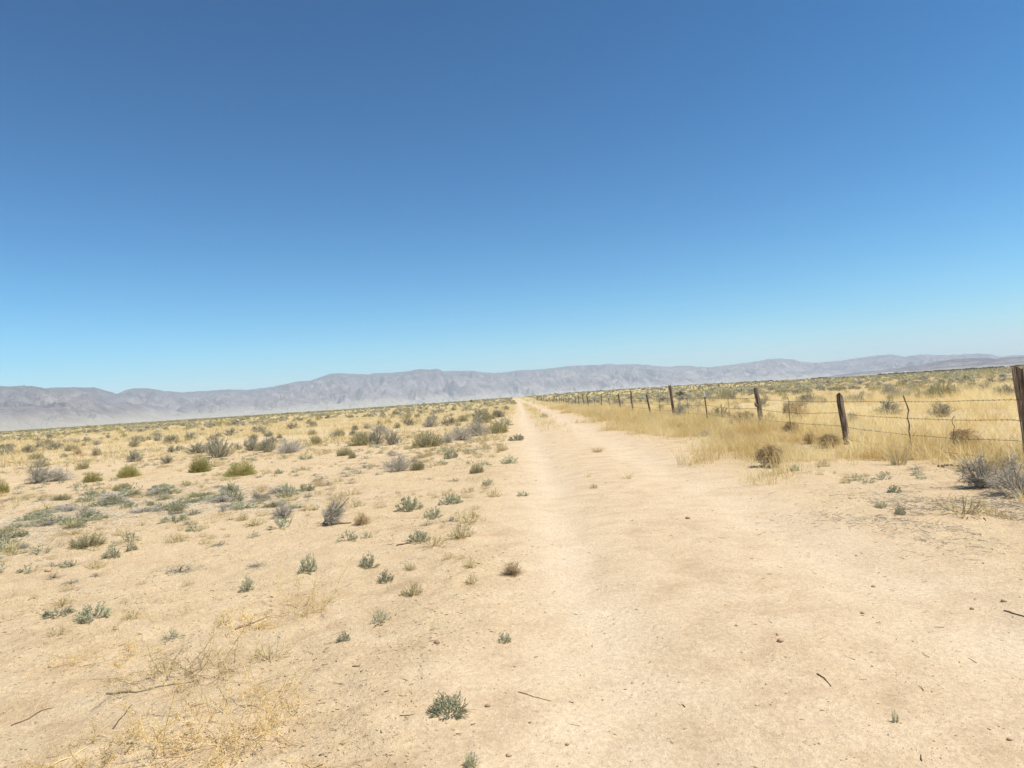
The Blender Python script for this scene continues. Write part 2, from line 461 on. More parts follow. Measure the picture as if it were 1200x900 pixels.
build_range('mountain_range', 'long hazy grey-violet desert mountain range along the horizon', PROF,
            lambda a: 12200 + 1500 * np.sin(a * 3 + .8) + 2200 * smooth(-.1, .6, a) - 1800 * smooth(-.42, -.6, a), 3600, 1500, 3)
FOOT = [(955, 443), (1000, 437), (1040, 433), (1080, 427.5), (1110, 422), (1140, 419.5), (1170, 420), (1200, 417.5), (1240, 415), (1290, 416), (1340, 420)]
build_range('foothills', 'low tan foothills in front of the range at the right', FOOT, lambda a: 8200 + 0 * a, 2600, 900, 77, nr=60, apron=1200)

# ------------------------------------------------------------------ plant prototypes (unit: about 1 wide and 1 tall)
def dome_points(n, flat=.0, lump=.25, seed=0):
    az = rng.random(n) * 2 * PI
    th = np.arccos(1 - rng.random(n) * (1 - flat))
    k = 1 - lump * fbm(np.cos(az) * 2 + 5, np.sin(az) * 2 + th * 2, seed, 2) * 1.2 + rng.normal(size=n) * .05
    return np.stack([.55 * np.sin(th) * np.cos(az) * k, .55 * np.sin(th) * np.sin(az) * k, np.cos(th) * k * 1.05 + .02], -1)

def gen_sage(nst=46, ntw=8, nlf=8, leaf=.036, seed=0, stems=True, srad=.006, lw=.30):
    """-> (foliage MB, stems MB)"""
    fo, st = MB(), MB()
    E = dome_points(nst, .12, .45, seed)
    B = np.concatenate([rng.normal(size=(nst, 2)) * .03, np.zeros((nst, 1)) - .02], 1)
    bow = rand_dir(nst) * .06 + np.array([0, 0, -.05])
    P = curve_pts(B, E, bow, 5)
    R = np.linspace(1, .4, 5)[None] * srad * 1.6 * (1 + rng.random((nst, 1)))
    if stems:
        V, F = tubes(P, R); st.add(V, F, 0, np.repeat(rng.random(nst), 15))
    t = rng.random((nst, ntw)) * .6 + .4
    seg = t * 4; k = np.minimum(seg.astype(int), 3); f = (seg - k)[..., None]
    ar = np.arange(nst)[:, None]
    S0 = P[ar, k] * (1 - f) + P[ar, k + 1] * f
    D = norm(norm(P[:, -1] - P[:, 2])[:, None] + rng.normal(size=(nst, ntw, 3)) * .55 + np.array([0, 0, .15]))
    ln = (rng.random((nst, ntw)) * .12 + .08)[..., None]
    S1 = S0 + D * ln
    S0 = S0.reshape(-1, 3); S1 = S1.reshape(-1, 3); n2 = len(S0)
    TP = curve_pts(S0, S1, rand_dir(n2) * .012, 3)
    if stems:
        V, F = tubes(TP, np.broadcast_to(np.array([.8, .6, .35]) * srad, (n2, 3))); st.add(V, F, 0, np.repeat(rng.random(n2), 9))
    u = rng.random((n2, nlf, 1))
    C = (S0[:, None] * (1 - u) + S1[:, None] * u).reshape(-1, 3)
    A = norm(np.repeat(norm(S1 - S0), nlf, 0) + rng.normal(size=(len(C), 3)) * .7)
    L = leaf * (.6 + .8 * rng.random(len(C)))
    V, F = leaves(C, A, L, L * lw)
    V[:, 2] = np.maximum(V[:, 2], 0)
    fo.add(V, F, 0, np.repeat(np.clip(np.repeat(rng.random(nst * ntw) * .6, nlf) + rng.random(len(C)) * .4, 0, 1), 4))
    return fo, st

def gen_fan(nst=160, nlf=5, leaf=.07, lw=.16, seed=0, spread=1., srad=.004, droop=0.):
    """dense upright fine stems with narrow leaves (round green bush, weeds)"""
    fo, st = MB(), MB()
    E = dome_points(nst, .0, .3, seed) * np.array([spread, spread, 1])
    E[:, 2] = np.maximum(E[:, 2], .08)
    B = np.concatenate([E[:, :2] * .22 + rng.normal(size=(nst, 2)) * .03, np.zeros((nst, 1)) - .02], 1)
    bow = np.concatenate([E[:, :2] * .16, -np.full((nst, 1), .02 + droop)], 1)
    P = curve_pts(B, E, bow, 4)
    V, F = tubes(P, np.broadcast_to(np.array([1.3, 1, .8, .4]) * srad, (nst, 4))); st.add(V, F, 0, np.repeat(rng.random(nst), 12))
    u = rng.random((nst, nlf)) * .75 + .25
    seg = u * 3; k = np.minimum(seg.astype(int), 2); f = (seg - k)[..., None]
    ar = np.arange(nst)[:, None]
    C = (P[ar, k] * (1 - f) + P[ar, k + 1] * f).reshape(-1, 3)
    T = norm(P[ar, k + 1] - P[ar, k]).reshape(-1, 3)
    A = norm(T + rng.normal(size=C.shape) * .38)
    L = leaf * (.6 + .8 * rng.random(len(C)))
    V, F = leaves(C, A, L, L * lw); V[:, 2] = np.maximum(V[:, 2], 0)
    fo.add(V, F, 0, np.repeat(np.clip(np.repeat(rng.random(nst) * .6, nlf) + rng.random(len(C)) * .4, 0, 1), 4))
    return fo, st

def gen_dead(nst=40, ntw=9, seed=0, srad=.006, flat=.1, n3=3, len2=.22):
    """leafless twiggy shrub; one MB"""
    st = MB()
    E = dome_points(nst, flat, .4, seed)
    B = np.concatenate([rng.normal(size=(nst, 2)) * .04, np.zeros((nst, 1)) - .02], 1)
    P = curve_pts(B, E, rand_dir(nst) * .09, 5)
    V, F = tubes(P, np.linspace(1.6, .5, 5)[None] * srad * (1 + rng.random((nst, 1)))); st.add(V, F, 0, np.repeat(rng.random(nst), 15))
    for n, ln in ((ntw, len2), (n3, len2 * .55)):
        N0, K = P.shape[:2]
        t = rng.random((N0, n)) * .8 + .2
        seg = t * (K - 1); k = np.minimum(seg.astype(int), K - 2); f = (seg - k)[..., None]; ar = np.arange(N0)[:, None]
        S0 = (P[ar, k] * (1 - f) + P[ar, k + 1] * f).reshape(-1, 3)
        T = norm(P[ar, k + 1] - P[ar, k]).reshape(-1, 3)
        S1 = S0 + norm(T + rng.normal(size=T.shape) * .65) * (ln * (.5 + rng.random((len(S0), 1))))
        S1[:, 2] = np.maximum(S1[:, 2], .01)
        P = curve_pts(S0, S1, rand_dir(len(S0)) * ln * .12, 3)
        srad2 = srad * (.75 if n == ntw else .5)
        V, F = tubes(P, np.broadcast_to(np.array([1, .8, .4]) * srad2, (len(S0), 3))); st.add(V, F, 0, np.repeat(rng.random(len(S0)), 9))
    return st

def gen_tumble(nst=60, ntw=12, seed=0, srad=.0045):
    """round interlaced ball of dry stems"""
    st = MB()
    c = np.array([0, 0, .46])
    d0 = rand_dir(nst); ax = norm(np.cross(d0, rand_dir(nst)))
    t = np.linspace(0, 1, 7)
    ang = t[None] * (.5 + rng.random((nst, 1)) * 1.4)
    rad = .06 + .44 * t[None] ** .6 * (.85 + .2 * rng.random((nst, 1)))
    P = c + rad[..., None] * (d0[:, None] * np.cos(ang)[..., None] + ax[:, None] * np.sin(ang)[..., None])
    P[..., 2] = np.maximum(P[..., 2], .0)
    V, F = tubes(P, np.broadcast_to(np.linspace(1.6, .5, 7) * srad, (nst, 7))); st.add(V, F, 0, np.repeat(rng.random(nst), 21))
    k = rng.integers(2, 6, (nst, ntw)); ar = np.arange(nst)[:, None]
    S0 = P[ar, k].reshape(-1, 3); T = norm(P[ar, k + 1] - P[ar, k]).reshape(-1, 3)
    D = norm(T + rng.normal(size=T.shape) * .6)
    S1 = S0 + D * (.08 + .14 * rng.random((len(S0), 1)))
    S1[:, 2] = np.maximum(S1[:, 2], 0)
    Q = curve_pts(S0, S1, norm(c - S0) * .02, 3)
    V, F = tubes(Q, np.broadcast_to(np.array([.8, .6, .4]) * srad, (len(S0), 3))); st.add(V, F, 0, np.repeat(rng.random(len(S0)), 9))
    return st

def blade_mb(base, h, w, lean, K=3, r=None, mat=0, mb=None):
    """curved grass blades; base (N,3), h, w (N,), lean (N,2)"""
    n = len(base); mb = mb or MB()
    t = np.linspace(0, 1, K)
    P = np.empty((n, K, 3))
    P[..., 0] = base[:, 0:1] + lean[:, 0:1] * (t ** 1.7) * h[:, None]
    P[..., 1] = base[:, 1:2] + lean[:, 1:2] * (t ** 1.7) * h[:, None]
    P[..., 2] = base[:, 2:3] - .01 + t * h[:, None] * np.sqrt(np.maximum(.1, 1 - .5 * (lean ** 2).sum(1)))[:, None]
    a = rng.random(n) * 2 * PI
    side = np.stack([np.cos(a), np.sin(a), np.zeros(n)], -1)
    W = w[:, None] * np.linspace(1, .25, K)[None]
    V, F = ribbons(P, W, side)
    if r is None: r = rng.random(n)
    mb.add(V, F, mat, np.repeat(r, K * 2))
    return mb

def gen_tuft(n=120, seed=0, w=.012, spread=.35):
    a = rng.random(n) * 2 * PI; q = np.sqrt(rng.random(n))
    base = np.stack([np.cos(a) * q * .22, np.sin(a) * q * .22, np.zeros(n)], -1)
    ln = np.stack([np.cos(a), np.sin(a)], -1) * (q * spread * 1.5)[:, None] + rng.normal(size=(n, 2)) * .16
    return blade_mb(base, .5 + .55 * rng.random(n), np.full(n, w), ln, 4)

# -- prototype library: list of part meshes [(part name, mesh)], in variants
PROTO = {}
def proto(kind, variants): PROTO[kind] = variants

proto('sagebrush', [[('foliage', f.mesh('sage_foliage', [M_SAGE])), ('stems', s.mesh('sage_stems', [M_TWIG]))] for f, s in [gen_sage(54, 9, 9, .042, k) for k in range(4)]])
proto('green_bush', [[('foliage', f.mesh('bush_foliage', [M_GREEN])), ('stems', s.mesh('bush_stems', [M_TUMB]))] for f, s in [gen_fan(420, 7, .085, .17, k + 10) for k in range(4)]])
proto('olive_bush', [[('foliage', f.mesh('bush_foliage', [M_OLIVE])), ('stems', s.mesh('bush_stems', [M_TWIG]))] for f, s in [gen_fan(260, 7, .085, .2, k + 20) for k in range(3)]])
proto('weed', [[('leaves', f.mesh('weed_leaves', [M_TEAL])), ('stems', s.mesh('weed_stems', [M_TWIG]))] for f, s in [gen_fan(46, 11, .15, .26, k + 30, 1.0, .008) for k in range(5)]])
proto('leafy_weed', [[('leaves', f.mesh('weed_leaves', [M_TEAL])), ('stems', s.mesh('weed_stems', [M_TEAL]))] for f, s in [gen_fan(64, 9, .14, .24, k + 33, 1.0, .006) for k in range(2)]])
proto('dry_weed', [[('leaves', f.mesh('weed_leaves', [M_OLIVE])), ('stems', s.mesh('weed_stems', [M_PALE]))] for f, s in [gen_fan(60, 4, .12, .2, k + 36, 1.0, .010) for k in range(4)]])
proto('dead_shrub', [[('dead_shrub', gen_dead(46, 9, k + 40).mesh('dead_shrub', [M_DEAD]))] for k in range(3)])
proto('brown_shrub', [[('brown_shrub', gen_dead(40, 9, k + 45).mesh('brown_shrub', [M_TUMB]))] for k in range(2)])
proto('tumbleweed', [[('tumbleweed', gen_tumble(95, 18, k + 50, .006).mesh('tumbleweed', [M_TUMB]))] for k in range(3)])
proto('grass_tuft', [[('grass_tuft', gen_tuft(150, k + 60).mesh('grass_tuft', [M_STRAW]))] for k in range(3)])
proto('pale_stalks', [[('pale_stalks', gen_tuft(60, k + 64, .022, .5).mesh('pale_stalks', [M_PALE]))] for k in range(2)])
PART = {'sagebrush': 'shrub', 'green_bush': 'bush', 'olive_bush': 'bush', 'weed': 'weed', 'leafy_weed': 'weed', 'dry_weed': 'weed', 'dead_shrub': 'dead shrub',
        'brown_shrub': 'dead shrub', 'tumbleweed': 'tumbleweed', 'grass_tuft': 'grass tuft', 'pale_stalks': 'dry stalks'}
_var = {}
def plant(kind, loc, W, H, label, group=None, rz=None, tilt=None, name=None, D=None):
    vs = PROTO[kind]; i = _var.get(kind, 0); _var[kind] = i + 1
    v = vs[i % len(vs)]
    rz = rng.random() * 2 * PI if rz is None else rz
    nm = name or kind
    if len(v) == 1:
        o = link(nm, v[0][1], loc=loc)
    else:
        o = empty(nm, loc)
        for pn, me in v: link(pn, me, o)
    o.rotation_euler = (tilt[0] if tilt else 0, tilt[1] if tilt else 0, rz)
    o.scale = (W, D or W, H)
    tag(o, label, PART[kind], group)
    return o

TAKEN = []
def at(kind, px, py, w, h, label, group=None, **kw):
    p = G(px, py)
    zc = float((p - CAM) @ fwd)
    W = w * zc / FPX; H = h * zc / FPX
    TAKEN.append((p[0], p[1], W * .5))
    return plant(kind, p, W, H, label, group, **kw)

# ------------------------------------------------------------------ the plants one can point to
GB = 'round green bushes on the sand left of the track'
at('green_bush', 235, 553, 27, 20, 'tall rounded green bush below the big grey shrub at left', GB)
at('green_bush', 282, 557, 38, 17, 'widest green bush, flat-topped, right of the rounded green one', GB)
at('green_bush', 151, 559, 27, 16, 'yellowish green bush between the small oval bush and the tall rounded one', GB)
at('green_bush', 108, 565, 22, 13, 'small oval bright green bush right of the sprawling grey shrub', GB)
at('green_bush', 1, 578, 20, 16, 'green bush cut off by the left edge of the photo', GB)
OB = 'small yellow-green bushes left of the track'
at('olive_bush', 97, 550, 16, 11, 'dull yellow-green bush just behind the oval green bush', OB)
at('olive_bush', 42, 538, 19, 9, 'low yellow-green bush behind the sprawling grey shrub', OB)
at('olive_bush', 75, 536, 10, 6, 'tiny yellow-green bush on bare sand behind the oval bush', OB)
at('olive_bush', 370, 521, 15, 14, 'small upright yellow-green bush midway on the left plain', OB)
at('olive_bush', 413, 537, 10, 11, 'little dark-based bush alone on sand left of the pale shrub', OB)
at('olive_bush', 565, 496, 27, 17, 'olive-green bush on top of the long grey brush heap', OB)
SB = 'grey sagebrush shrubs on the left plain'
at('sagebrush', 256, 536, 36, 31, 'largest grey shrub, rounded, standing behind the tall green bush', SB)
at('sagebrush', 296, 528, 24, 20, 'grey shrub right of the largest one, left half of a pair', SB)
at('sagebrush', 313, 530, 22, 21, 'darker grey shrub, right half of the pair beside the largest shrub', SB)
at('dead_shrub', 338, 531, 28, 14, 'low pale leafless shrub right of the grey pair', SB)
at('sagebrush', 158, 541, 24, 16, 'dark grey shrub behind the yellowish green bush', SB)
at('sagebrush', 196, 543, 18, 12, 'small grey-green shrub left of the tall rounded green bush', SB)
at('dead_shrub', 45, 566, 34, 26, 'sprawling leafless grey shrub at far left, taller end', SB)
at('dead_shrub', 72, 563, 34, 17, 'lower twiggy end beside the sprawling grey shrub at far left', SB)
at('sagebrush', 113, 534, 12, 12, 'small slate-grey shrub behind the oval green bush', SB)
at('brown_shrub', 92, 533, 15, 10, 'brownish dead shrub left of the small slate-grey shrub', SB)
at('sagebrush', 8, 534, 26, 11, 'grey shrub touching the left edge of the photo', SB)
at('sagebrush', 62, 527, 32, 10, 'long low grey shrub behind the tiny yellow-green bush', SB)
at('sagebrush', 440, 521, 22, 18, 'left of two grey shrubs side by side midway to the brush heap', SB)
at('sagebrush', 461, 521, 24, 22, 'right and taller of two grey shrubs side by side', SB)
at('dead_shrub', 467, 552, 30, 24, 'pale silvery twiggy shrub in front of the two grey shrubs', SB)
at('olive_bush', 489, 551, 18, 15, 'grey-green bush leaning on the right side of the silvery shrub', SB)
at('dead_shrub', 332, 607, 28, 21, 'dry grey-brown shrub on sand near the leaning shrub', SB)
at('brown_shrub', 425, 614, 24, 15, 'thin pale brown shrub right of the leaning shrub', SB)
# long heap of dead brush
HEAP = 'lengths of grey brush piled in a heap'
at('dead_shrub', 524, 519, 26, 13, 'lowest front end of the grey brush heap left of the track', HEAP)
at('dead_shrub', 541, 516, 30, 20, 'middle of the grey brush heap left of the track', HEAP)
at('dead_shrub', 560, 511, 32, 24, 'highest part of the grey brush heap below the olive bush', HEAP)
at('pale_stalks', 566, 518, 16, 17, 'pale grass tuft at the right foot of the brush heap')

# leaning shrub with a bare crooked trunk
def leaning_shrub():
    p = G(378, 614); zc = float((p - CAM) @ fwd); s = zc / FPX
    o = empty('leaning_shrub', p)
    pts = np.array([[0, 0, -.03], [3, 1, 3], [9, 0, 7], [17, 2, 13], [25, 1, 21], [33, 0, 29]], float) * s
    mb = MB(); V, F = tubes(pts[None], (np.array([.9, .8, .7, .6, .5, .3]) * s)[None], 6); mb.add(V, F, 0, .1)
    n = 14; B = pts[rng.integers(1, 4, n)]
    E = B + norm(rng.normal(size=(n, 3)) * .6 + np.array([.6, 0, .6])) * (rng.random((n, 1)) * 14 + 8) * s
    P = curve_pts(B, E, rand_dir(n) * s * 1.2, 4); V, F = tubes(P, np.broadcast_to(np.array([.5, .4, .3, .2]) * s, (n, 4))); mb.add(V, F, 0, .6)
    link('trunk', mb.mesh('trunk', [M_TWIG]), o)
    for nm, me, ox, sx, sz in (('foliage', PROTO['sagebrush'][1][0][1], 8, 30, 21), ('twigs', PROTO['dead_shrub'][1][0][1], 6, 36, 25)):
        c = link(nm, me, o, (ox * s, 0, 3 * s)); c.scale = (sx * s * .8, sx * s * .7, sz * 1.35 * s); c.rotation_euler = (0, math.radians(38), 0)
    tag(o, 'grey-brown shrub leaning right on a bare crooked trunk over sand', 'shrub')
    TAKEN.append((p[0] + .5, p[1], .6))
leaning_shrub()

WD = 'small weeds on the sand beside the track'
for kind, px, py, w, h, lab in [
    ('leafy_weed', 525, 836, 50, 26, 'blue-green leafy weed alone on sand in the near foreground'),
    ('leafy_weed', 553, 897, 19, 17, 'small green weed cut by the bottom edge of the photo'),
    ('weed', 591, 752, 16, 13, 'single tiny green weed at the left track edge above the blue-green weed'),
    ('brown_shrub', 600, 673, 32, 16, 'flat dry olive-brown clump at the left edge of the track'),
    ('dry_weed', 553, 684, 17, 14, 'dry tufted weed nearest below the paler of its pair'),
    ('dry_weed', 552, 664, 20, 12, 'pale dry weed left of the flat olive-brown clump'),
    ('dry_weed', 484, 696, 28, 17, 'brownish spreading weed in the middle of the left sand'),
    ('weed', 452, 680, 20, 14, 'grey-green weed left of the brownish spreading weed'),
    ('weed', 432, 665, 22, 18, 'upright grey-green weed behind the brownish spreading weed'),
    ('dry_weed', 480, 668, 17, 12, 'thin grey weed between the upright weed and the pale dry weed'),
    ('weed', 403, 751, 16, 12, 'small grey-green weed below the straw wisps at centre left'),
    ('weed', 110, 725, 40, 19, 'grey-green weed clump on open sand at lower left'),
    ('weed', 68, 721, 34, 11, 'low flat weed left of the grey-green clump at lower left'),
    ('weed', 290, 692, 18, 18, 'grey-green weed amid straw wisps left of centre'),
    ('weed', 361, 670, 22, 23, 'tall thin pale green weed amid straw wisps'),
    ('weed', 131, 653, 20, 14, 'grey weed with upright shoots below the matted band'),
    ('weed', 156, 645, 15, 9, 'small grey weed right of the upright-shoot weed'),
    ('weed', 83, 664, 22, 9, 'flat grey-green weed below the matted band at left'),
    ('olive_bush', 104, 640, 42, 15, 'light green low clump just below the matted band'),
    ('dry_weed', 541, 630, 32, 20, 'yellowish weed at the left verge of the track'),
    ('weed', 490, 634, 28, 13, 'low green-grey weed left of the yellowish verge weed'),
    ('weed', 480, 598, 32, 19, 'broad grey-green weed on sand below the silvery shrub'),
    ('weed', 508, 607, 24, 13, 'grey weed right of the broad grey-green weed'),
    ('weed', 527, 590, 30, 13, 'low grey spreading weed behind the grey weed'),
    ('dry_weed', 424, 612, 20, 12, 'dry grey weed left of the broad grey-green weed'),
    ('dry_weed', 579, 582, 22, 10, 'brown-grey weed near the left edge of the track'),
    ('weed', 613, 581, 14, 7, 'small dark weed right at the left track edge'),
    ('weed', 597, 543, 22, 10, 'dark green weed, lowest of three along the left track edge'),
    ('weed', 605, 516, 21, 8, 'dark green weed, middle one of three along the left track edge'),
    ('weed', 589, 499, 26, 10, 'green weed, farthest of three along the left track edge'),
    ('dry_weed', 588, 528, 16, 12, 'pale tufted weed between the dark track-edge weeds'),
    ('olive_bush', 559, 554, 20, 12, 'bright green low bush left of the lowest track-edge weed'),
    ('weed', 528, 537, 18, 11, 'pale grey-green weed between the silvery shrub and the track'),
    ('weed', 337, 581, 26, 17, 'rich green weed clump, darkest right of the matted band'),
    ('weed', 271, 577, 20, 13, 'green weed below the widest green bush'),
    ('weed', 359, 575, 22, 9, 'low green weed right of the rich green clump'),
    ('weed', 327, 555, 12, 6, 'tiny weed on sand right of the widest green bush'),
    ('weed', 205, 611, 36, 8, 'low dull green mat below the matted band'),
    ('weed', 359, 538, 16, 7, 'flat green weed midway on the left plain'),
    ('dry_weed', 300, 615, 30, 9, 'flat grey weed left of the dry grey-brown shrub'),
    ('weed', 931, 552, 12, 9, 'pale green sprig on sand right of the near brown tumbleweed'),
    ('weed', 1049, 577, 16, 10, 'green rosette on sand between track and fence'),
    ('dry_weed', 991, 566, 14, 8, 'dry grey sprig on sand below the leaning post'),
    ('weed', 1032, 594, 16, 8, 'flat grey weed left of the litter at right'),
    ('weed', 1054, 603, 14, 12, 'upright dark weed at the edge of the litter at right'),
    ('weed', 1049, 846, 7, 17, 'lone upright sprig on the track at lower right'),
    ('pale_stalks', 690, 559, 9, 9, 'pale tuft on the track crown, left of two'),
    ('pale_stalks', 735, 561, 18, 11, 'pale spreading tuft on the track crown, right of two'),
    ('dry_weed', 696, 572, 12, 6, 'small brownish weed flat on the track crown'),
    ('weed', 637, 489, 11, 5, 'dark low weed between the wheel tracks far along'),
    ('grass_tuft', 700, 530, 22, 8, 'yellow grass tuft between the wheel tracks'),
]:
    at(kind, px, py, w, h, lab, WD)

FT = 'dry plants along the wire fence'
for kind, px, py, w, h, lab in [
    ('tumbleweed', 903, 547, 34, 27, 'brown tumbleweed at the near end of the golden grass'),
    ('tumbleweed', 871, 504, 34, 24, 'dark brown tumbleweed against the foot of the dark post'),
    ('tumbleweed', 932, 492, 30, 22, 'reddish tan tumbleweed behind the wires right of the dark post'),
    ('brown_shrub', 951, 520, 22, 16, 'brown dead shrub left of the leaning post foot'),
    ('tumbleweed', 972, 524, 26, 17, 'low tan tumbleweed against the leaning post'),
    ('pale_stalks', 1052, 545, 38, 36, 'bleached stalk clump by the stick stay of the fence'),
    ('tumbleweed', 1131, 524, 36, 24, 'tan tumbleweed behind the wires near the thick post'),
    ('dead_shrub', 1153, 572, 58, 42, 'grey leafless shrub before the thick right post'),
    ('dead_shrub', 1193, 579, 64, 52, 'grey twiggy shrub cut by the right edge of the photo'),
    ('pale_stalks', 1200, 588, 26, 22, 'straw-coloured stalks in front of the shrub at the right edge'),
    ('dead_shrub', 798, 492, 16, 26, 'pinkish grey dead shrub right of the tallest dark post'),
    ('sagebrush', 844, 494, 34, 22, 'pale grey shrub between the steel post and the dark post'),
    ('olive_bush', 1104, 466, 32, 21, 'large olive bush on the plain beyond the fence at right'),
    ('sagebrush', 1042, 485, 44, 18, 'wide grey-green bush behind the wires near the leaning post'),
    ('sagebrush', 1042, 463, 24, 13, 'grey shrub on the plain behind the wide grey-green bush'),
    ('olive_bush', 851, 469, 26, 15, 'olive bush on the plain left of the dark post'),
]:
    at(kind, px, py, w, h, lab, FT)

for k in range(15):
    y_ = 19.5 + 50 * (k / 15) ** 1.3 + rng.normal() * .8; x_ = rng.choice([7.5 + rng.normal() * .25, 4.6 + rng.random() * 2.6])
    kd = ('brown_shrub', 'tumbleweed', 'dead_shrub')[k % 3]; w_ = rng.uniform(.32, .55)
    plant(kd, (x_, y_, float(height(x_, y_))), w_, w_ * rng.uniform(.6, .8),
          ('brown dead weed half buried in the golden grass before the fence', 'small tumbleweed lodged in the golden grass before the fence', 'grey dead weed half buried in the golden grass before the fence')[k % 3],
          'dead weeds in the golden grass by the fence')

# weeds of the matted band across the left foreground
band = [(-20, 650, 12), (10, 632, 14), (40, 612, 13), (80, 600, 13), (120, 588, 14), (160, 580, 11), (200, 584, 12), (245, 583, 12), (290, 584, 11), (330, 590, 10), (200, 598, 8), (100, 610, 10)]
nb = 0
for bx, by, bs in band:
    for _ in range(11):
        px = bx + rng.normal() * 20; py = by + rng.normal() * bs * .55
        kd = rng.choice(['weed', 'weed', 'dry_weed', 'olive_bush', 'dead_shrub'], p=[.35, .2, .15, .1, .2])
        lab = {'weed': 'low blue-green weed in the matted grey-green band at left', 'dry_weed': 'dry olive weed in the matted grey-green band at left',
               'olive_bush': 'small yellow-green cushion in the matted grey-green band at left', 'dead_shrub': 'low grey leafless tangle in the matted grey-green band at left'}[str(kd)]
        at(str(kd), px, py, rng.uniform(10, 34), rng.uniform(4, 10), lab, 'plants of the matted band at left')
        nb += 1

# ------------------------------------------------------------------ scattered shrubs of the plain
def lod_sage(leaf, n): 
    f, s = gen_sage(n, 5, 4, leaf, int(rng.integers(99)), True, .012, .5)
    mb = MB(); V, F, M, R = f.arrays(); mb.add(V, F[0], 0, R)
    V, F, M, R = s.arrays()
    o = 0
    for fa, v, r in zip(s.F, s.V, s.R): pass
    for v, fa, r in zip(s.V, s.F, s.R): mb.add(v, fa - fa.min(), 1, r)
    return mb
def lod_fan(leaf, n):
    f, s = gen_fan(n, 5, leaf, .3, int(rng.integers(99)), 1, .012)
    mb = MB()
    for v, fa, r in zip(f.V, f.F, f.R): mb.add(v, fa - fa.min(), 0, r)
    for v, fa, r in zip(s.V, s.F, s.R): mb.add(v, fa - fa.min(), 1, r)
    return mb
L_SAGE = [lod_sage(.085, 30) for _ in range(5)]
L_OLIVE = [lod_fan(.16, 60) for _ in range(4)]
LM_SAGE = [m.mesh('sagebrush', [M_SAGE, M_TWIG]) for m in L_SAGE]
LM_OLIVE = [m.mesh('olive_bush', [M_OLIVE, M_TWIG]) for m in L_OLIVE]
LM_DEAD = [gen_dead(26, 6, 80 + k, .012, .1, 2).mesh('dead_shrub', [M_DEAD]) for k in range(3)]

def wedge(n, r0_, r1_, margin=6, power=1.0):
    """n random points in the part of the plain the camera sees"""
    half = math.radians(37 + margin)
    a = YAW + (rng.random(n) * 2 - 1) * half
    r = r0_ + (r1_ - r0_) * rng.random(n) ** power
    return r * np.sin(a), r * np.cos(a), r

def free(x, y, pad=.3):
    c = road_centre(y)
    ok = (x - c < -1.0) | (x > 8.6)
    for tx, ty, tr in TAKEN:
        ok &= np.hypot(x - tx, y - ty) > tr + pad
    return ok

area = lambda a, b: .5 * math.radians(86) * (b * b - a * a)
XS, YS, RS = [], [], []
for (a, b, dens) in ((24, 60, .19), (60, 130, .19), (130, 260, .12), (260, 520, .022), (520, 1200, .009), (1200, 2600, .0022)):
    n = int(area(a, b) * dens)
    half = math.radians(43)
    an = YAW + (rng.random(n) * 2 - 1) * half
    r = np.sqrt(a * a + (b * b - a * a) * rng.random(n))
    XS.append(r * np.sin(an)); YS.append(r * np.cos(an)); RS.append(r)
XS = np.concatenate(XS); YS = np.concatenate(YS); RS = np.concatenate(RS)
ok = free(XS, YS, .4)
nz = fbm(XS / 16, YS / 16, 61, 3)
ok &= rng.random(len(XS)) < np.clip((nz - .3) * 3.2, .2, 1)
ok &= ~((XS < 0) & (RS < 34) & (rng.random(len(XS)) < .75))
ok &= ~((XS > 0) & (RS < 34) & (rng.random(len(XS)) < .6))
ok &= ~((XS < 0) & (RS >= 34) & (RS < 260) & (rng.random(len(XS)) < .60))
XS, YS, RS = XS[ok], YS[ok], RS[ok]
ZS = height(XS, YS)
KS = rng.choice(3, len(XS), p=[.56, .30, .14])       # grey, olive, dead
SZ = np.exp(rng.normal(size=len(XS)) * .33)
o_ = np.argsort(RS)
left = XS < road_centre(YS)
LAB = {(0, True): 'small grey-green shrub scattered over the plain left of the track', (0, False): 'small grey-green shrub scattered over the plain beyond the wire fence',
       (1, True): 'small olive bush scattered over the plain left of the track', (1, False): 'small olive bush scattered over the plain beyond the wire fence',
       (2, True): 'small leafless grey shrub scattered over the plain left of the track', (2, False): 'small leafless grey shrub scattered over the plain beyond the wire fence'}
RING = (' nearer than most', ' in the middle distance', ' far off')
cap = {0: 250, 1: 250, 2: 170}
cnt = {0: 0, 1: 0, 2: 0}
rest = []
for i in o_:
    k = int(KS[i])
    if cnt[k] >= cap[k]: rest.append(i); continue
    cnt[k] += 1
    me = (LM_SAGE, LM_OLIVE, LM_DEAD)[k]; nm = ('sagebrush', 'olive_bush', 'dead_shrub')[k]
    if RS[i] < 60: o = plant(nm, (XS[i], YS[i], ZS[i]), 1, 1, None)
    else: o = link(nm, me[int(rng.integers(len(me)))], loc=(XS[i], YS[i], ZS[i]))
    w = (.86, .7, .8)[k] * SZ[i]; h = (.52, .42, .42)[k] * SZ[i] ** .8
    o.rotation_euler = (0, 0, rng.random() * 6.28); o.scale = (w, w * rng.uniform(.8, 1.2), h)
    sd = bool(left[i])
    tag(o, LAB[(k, sd)], ('shrub', 'bush', 'dead shrub')[k], ('grey shrubs', 'olive bushes', 'leafless shrubs')[k] + (' of the left plain' if sd else ' beyond the fence'))
rest = np.array(rest, int)
print('scatter', len(XS), 'rest', len(rest))

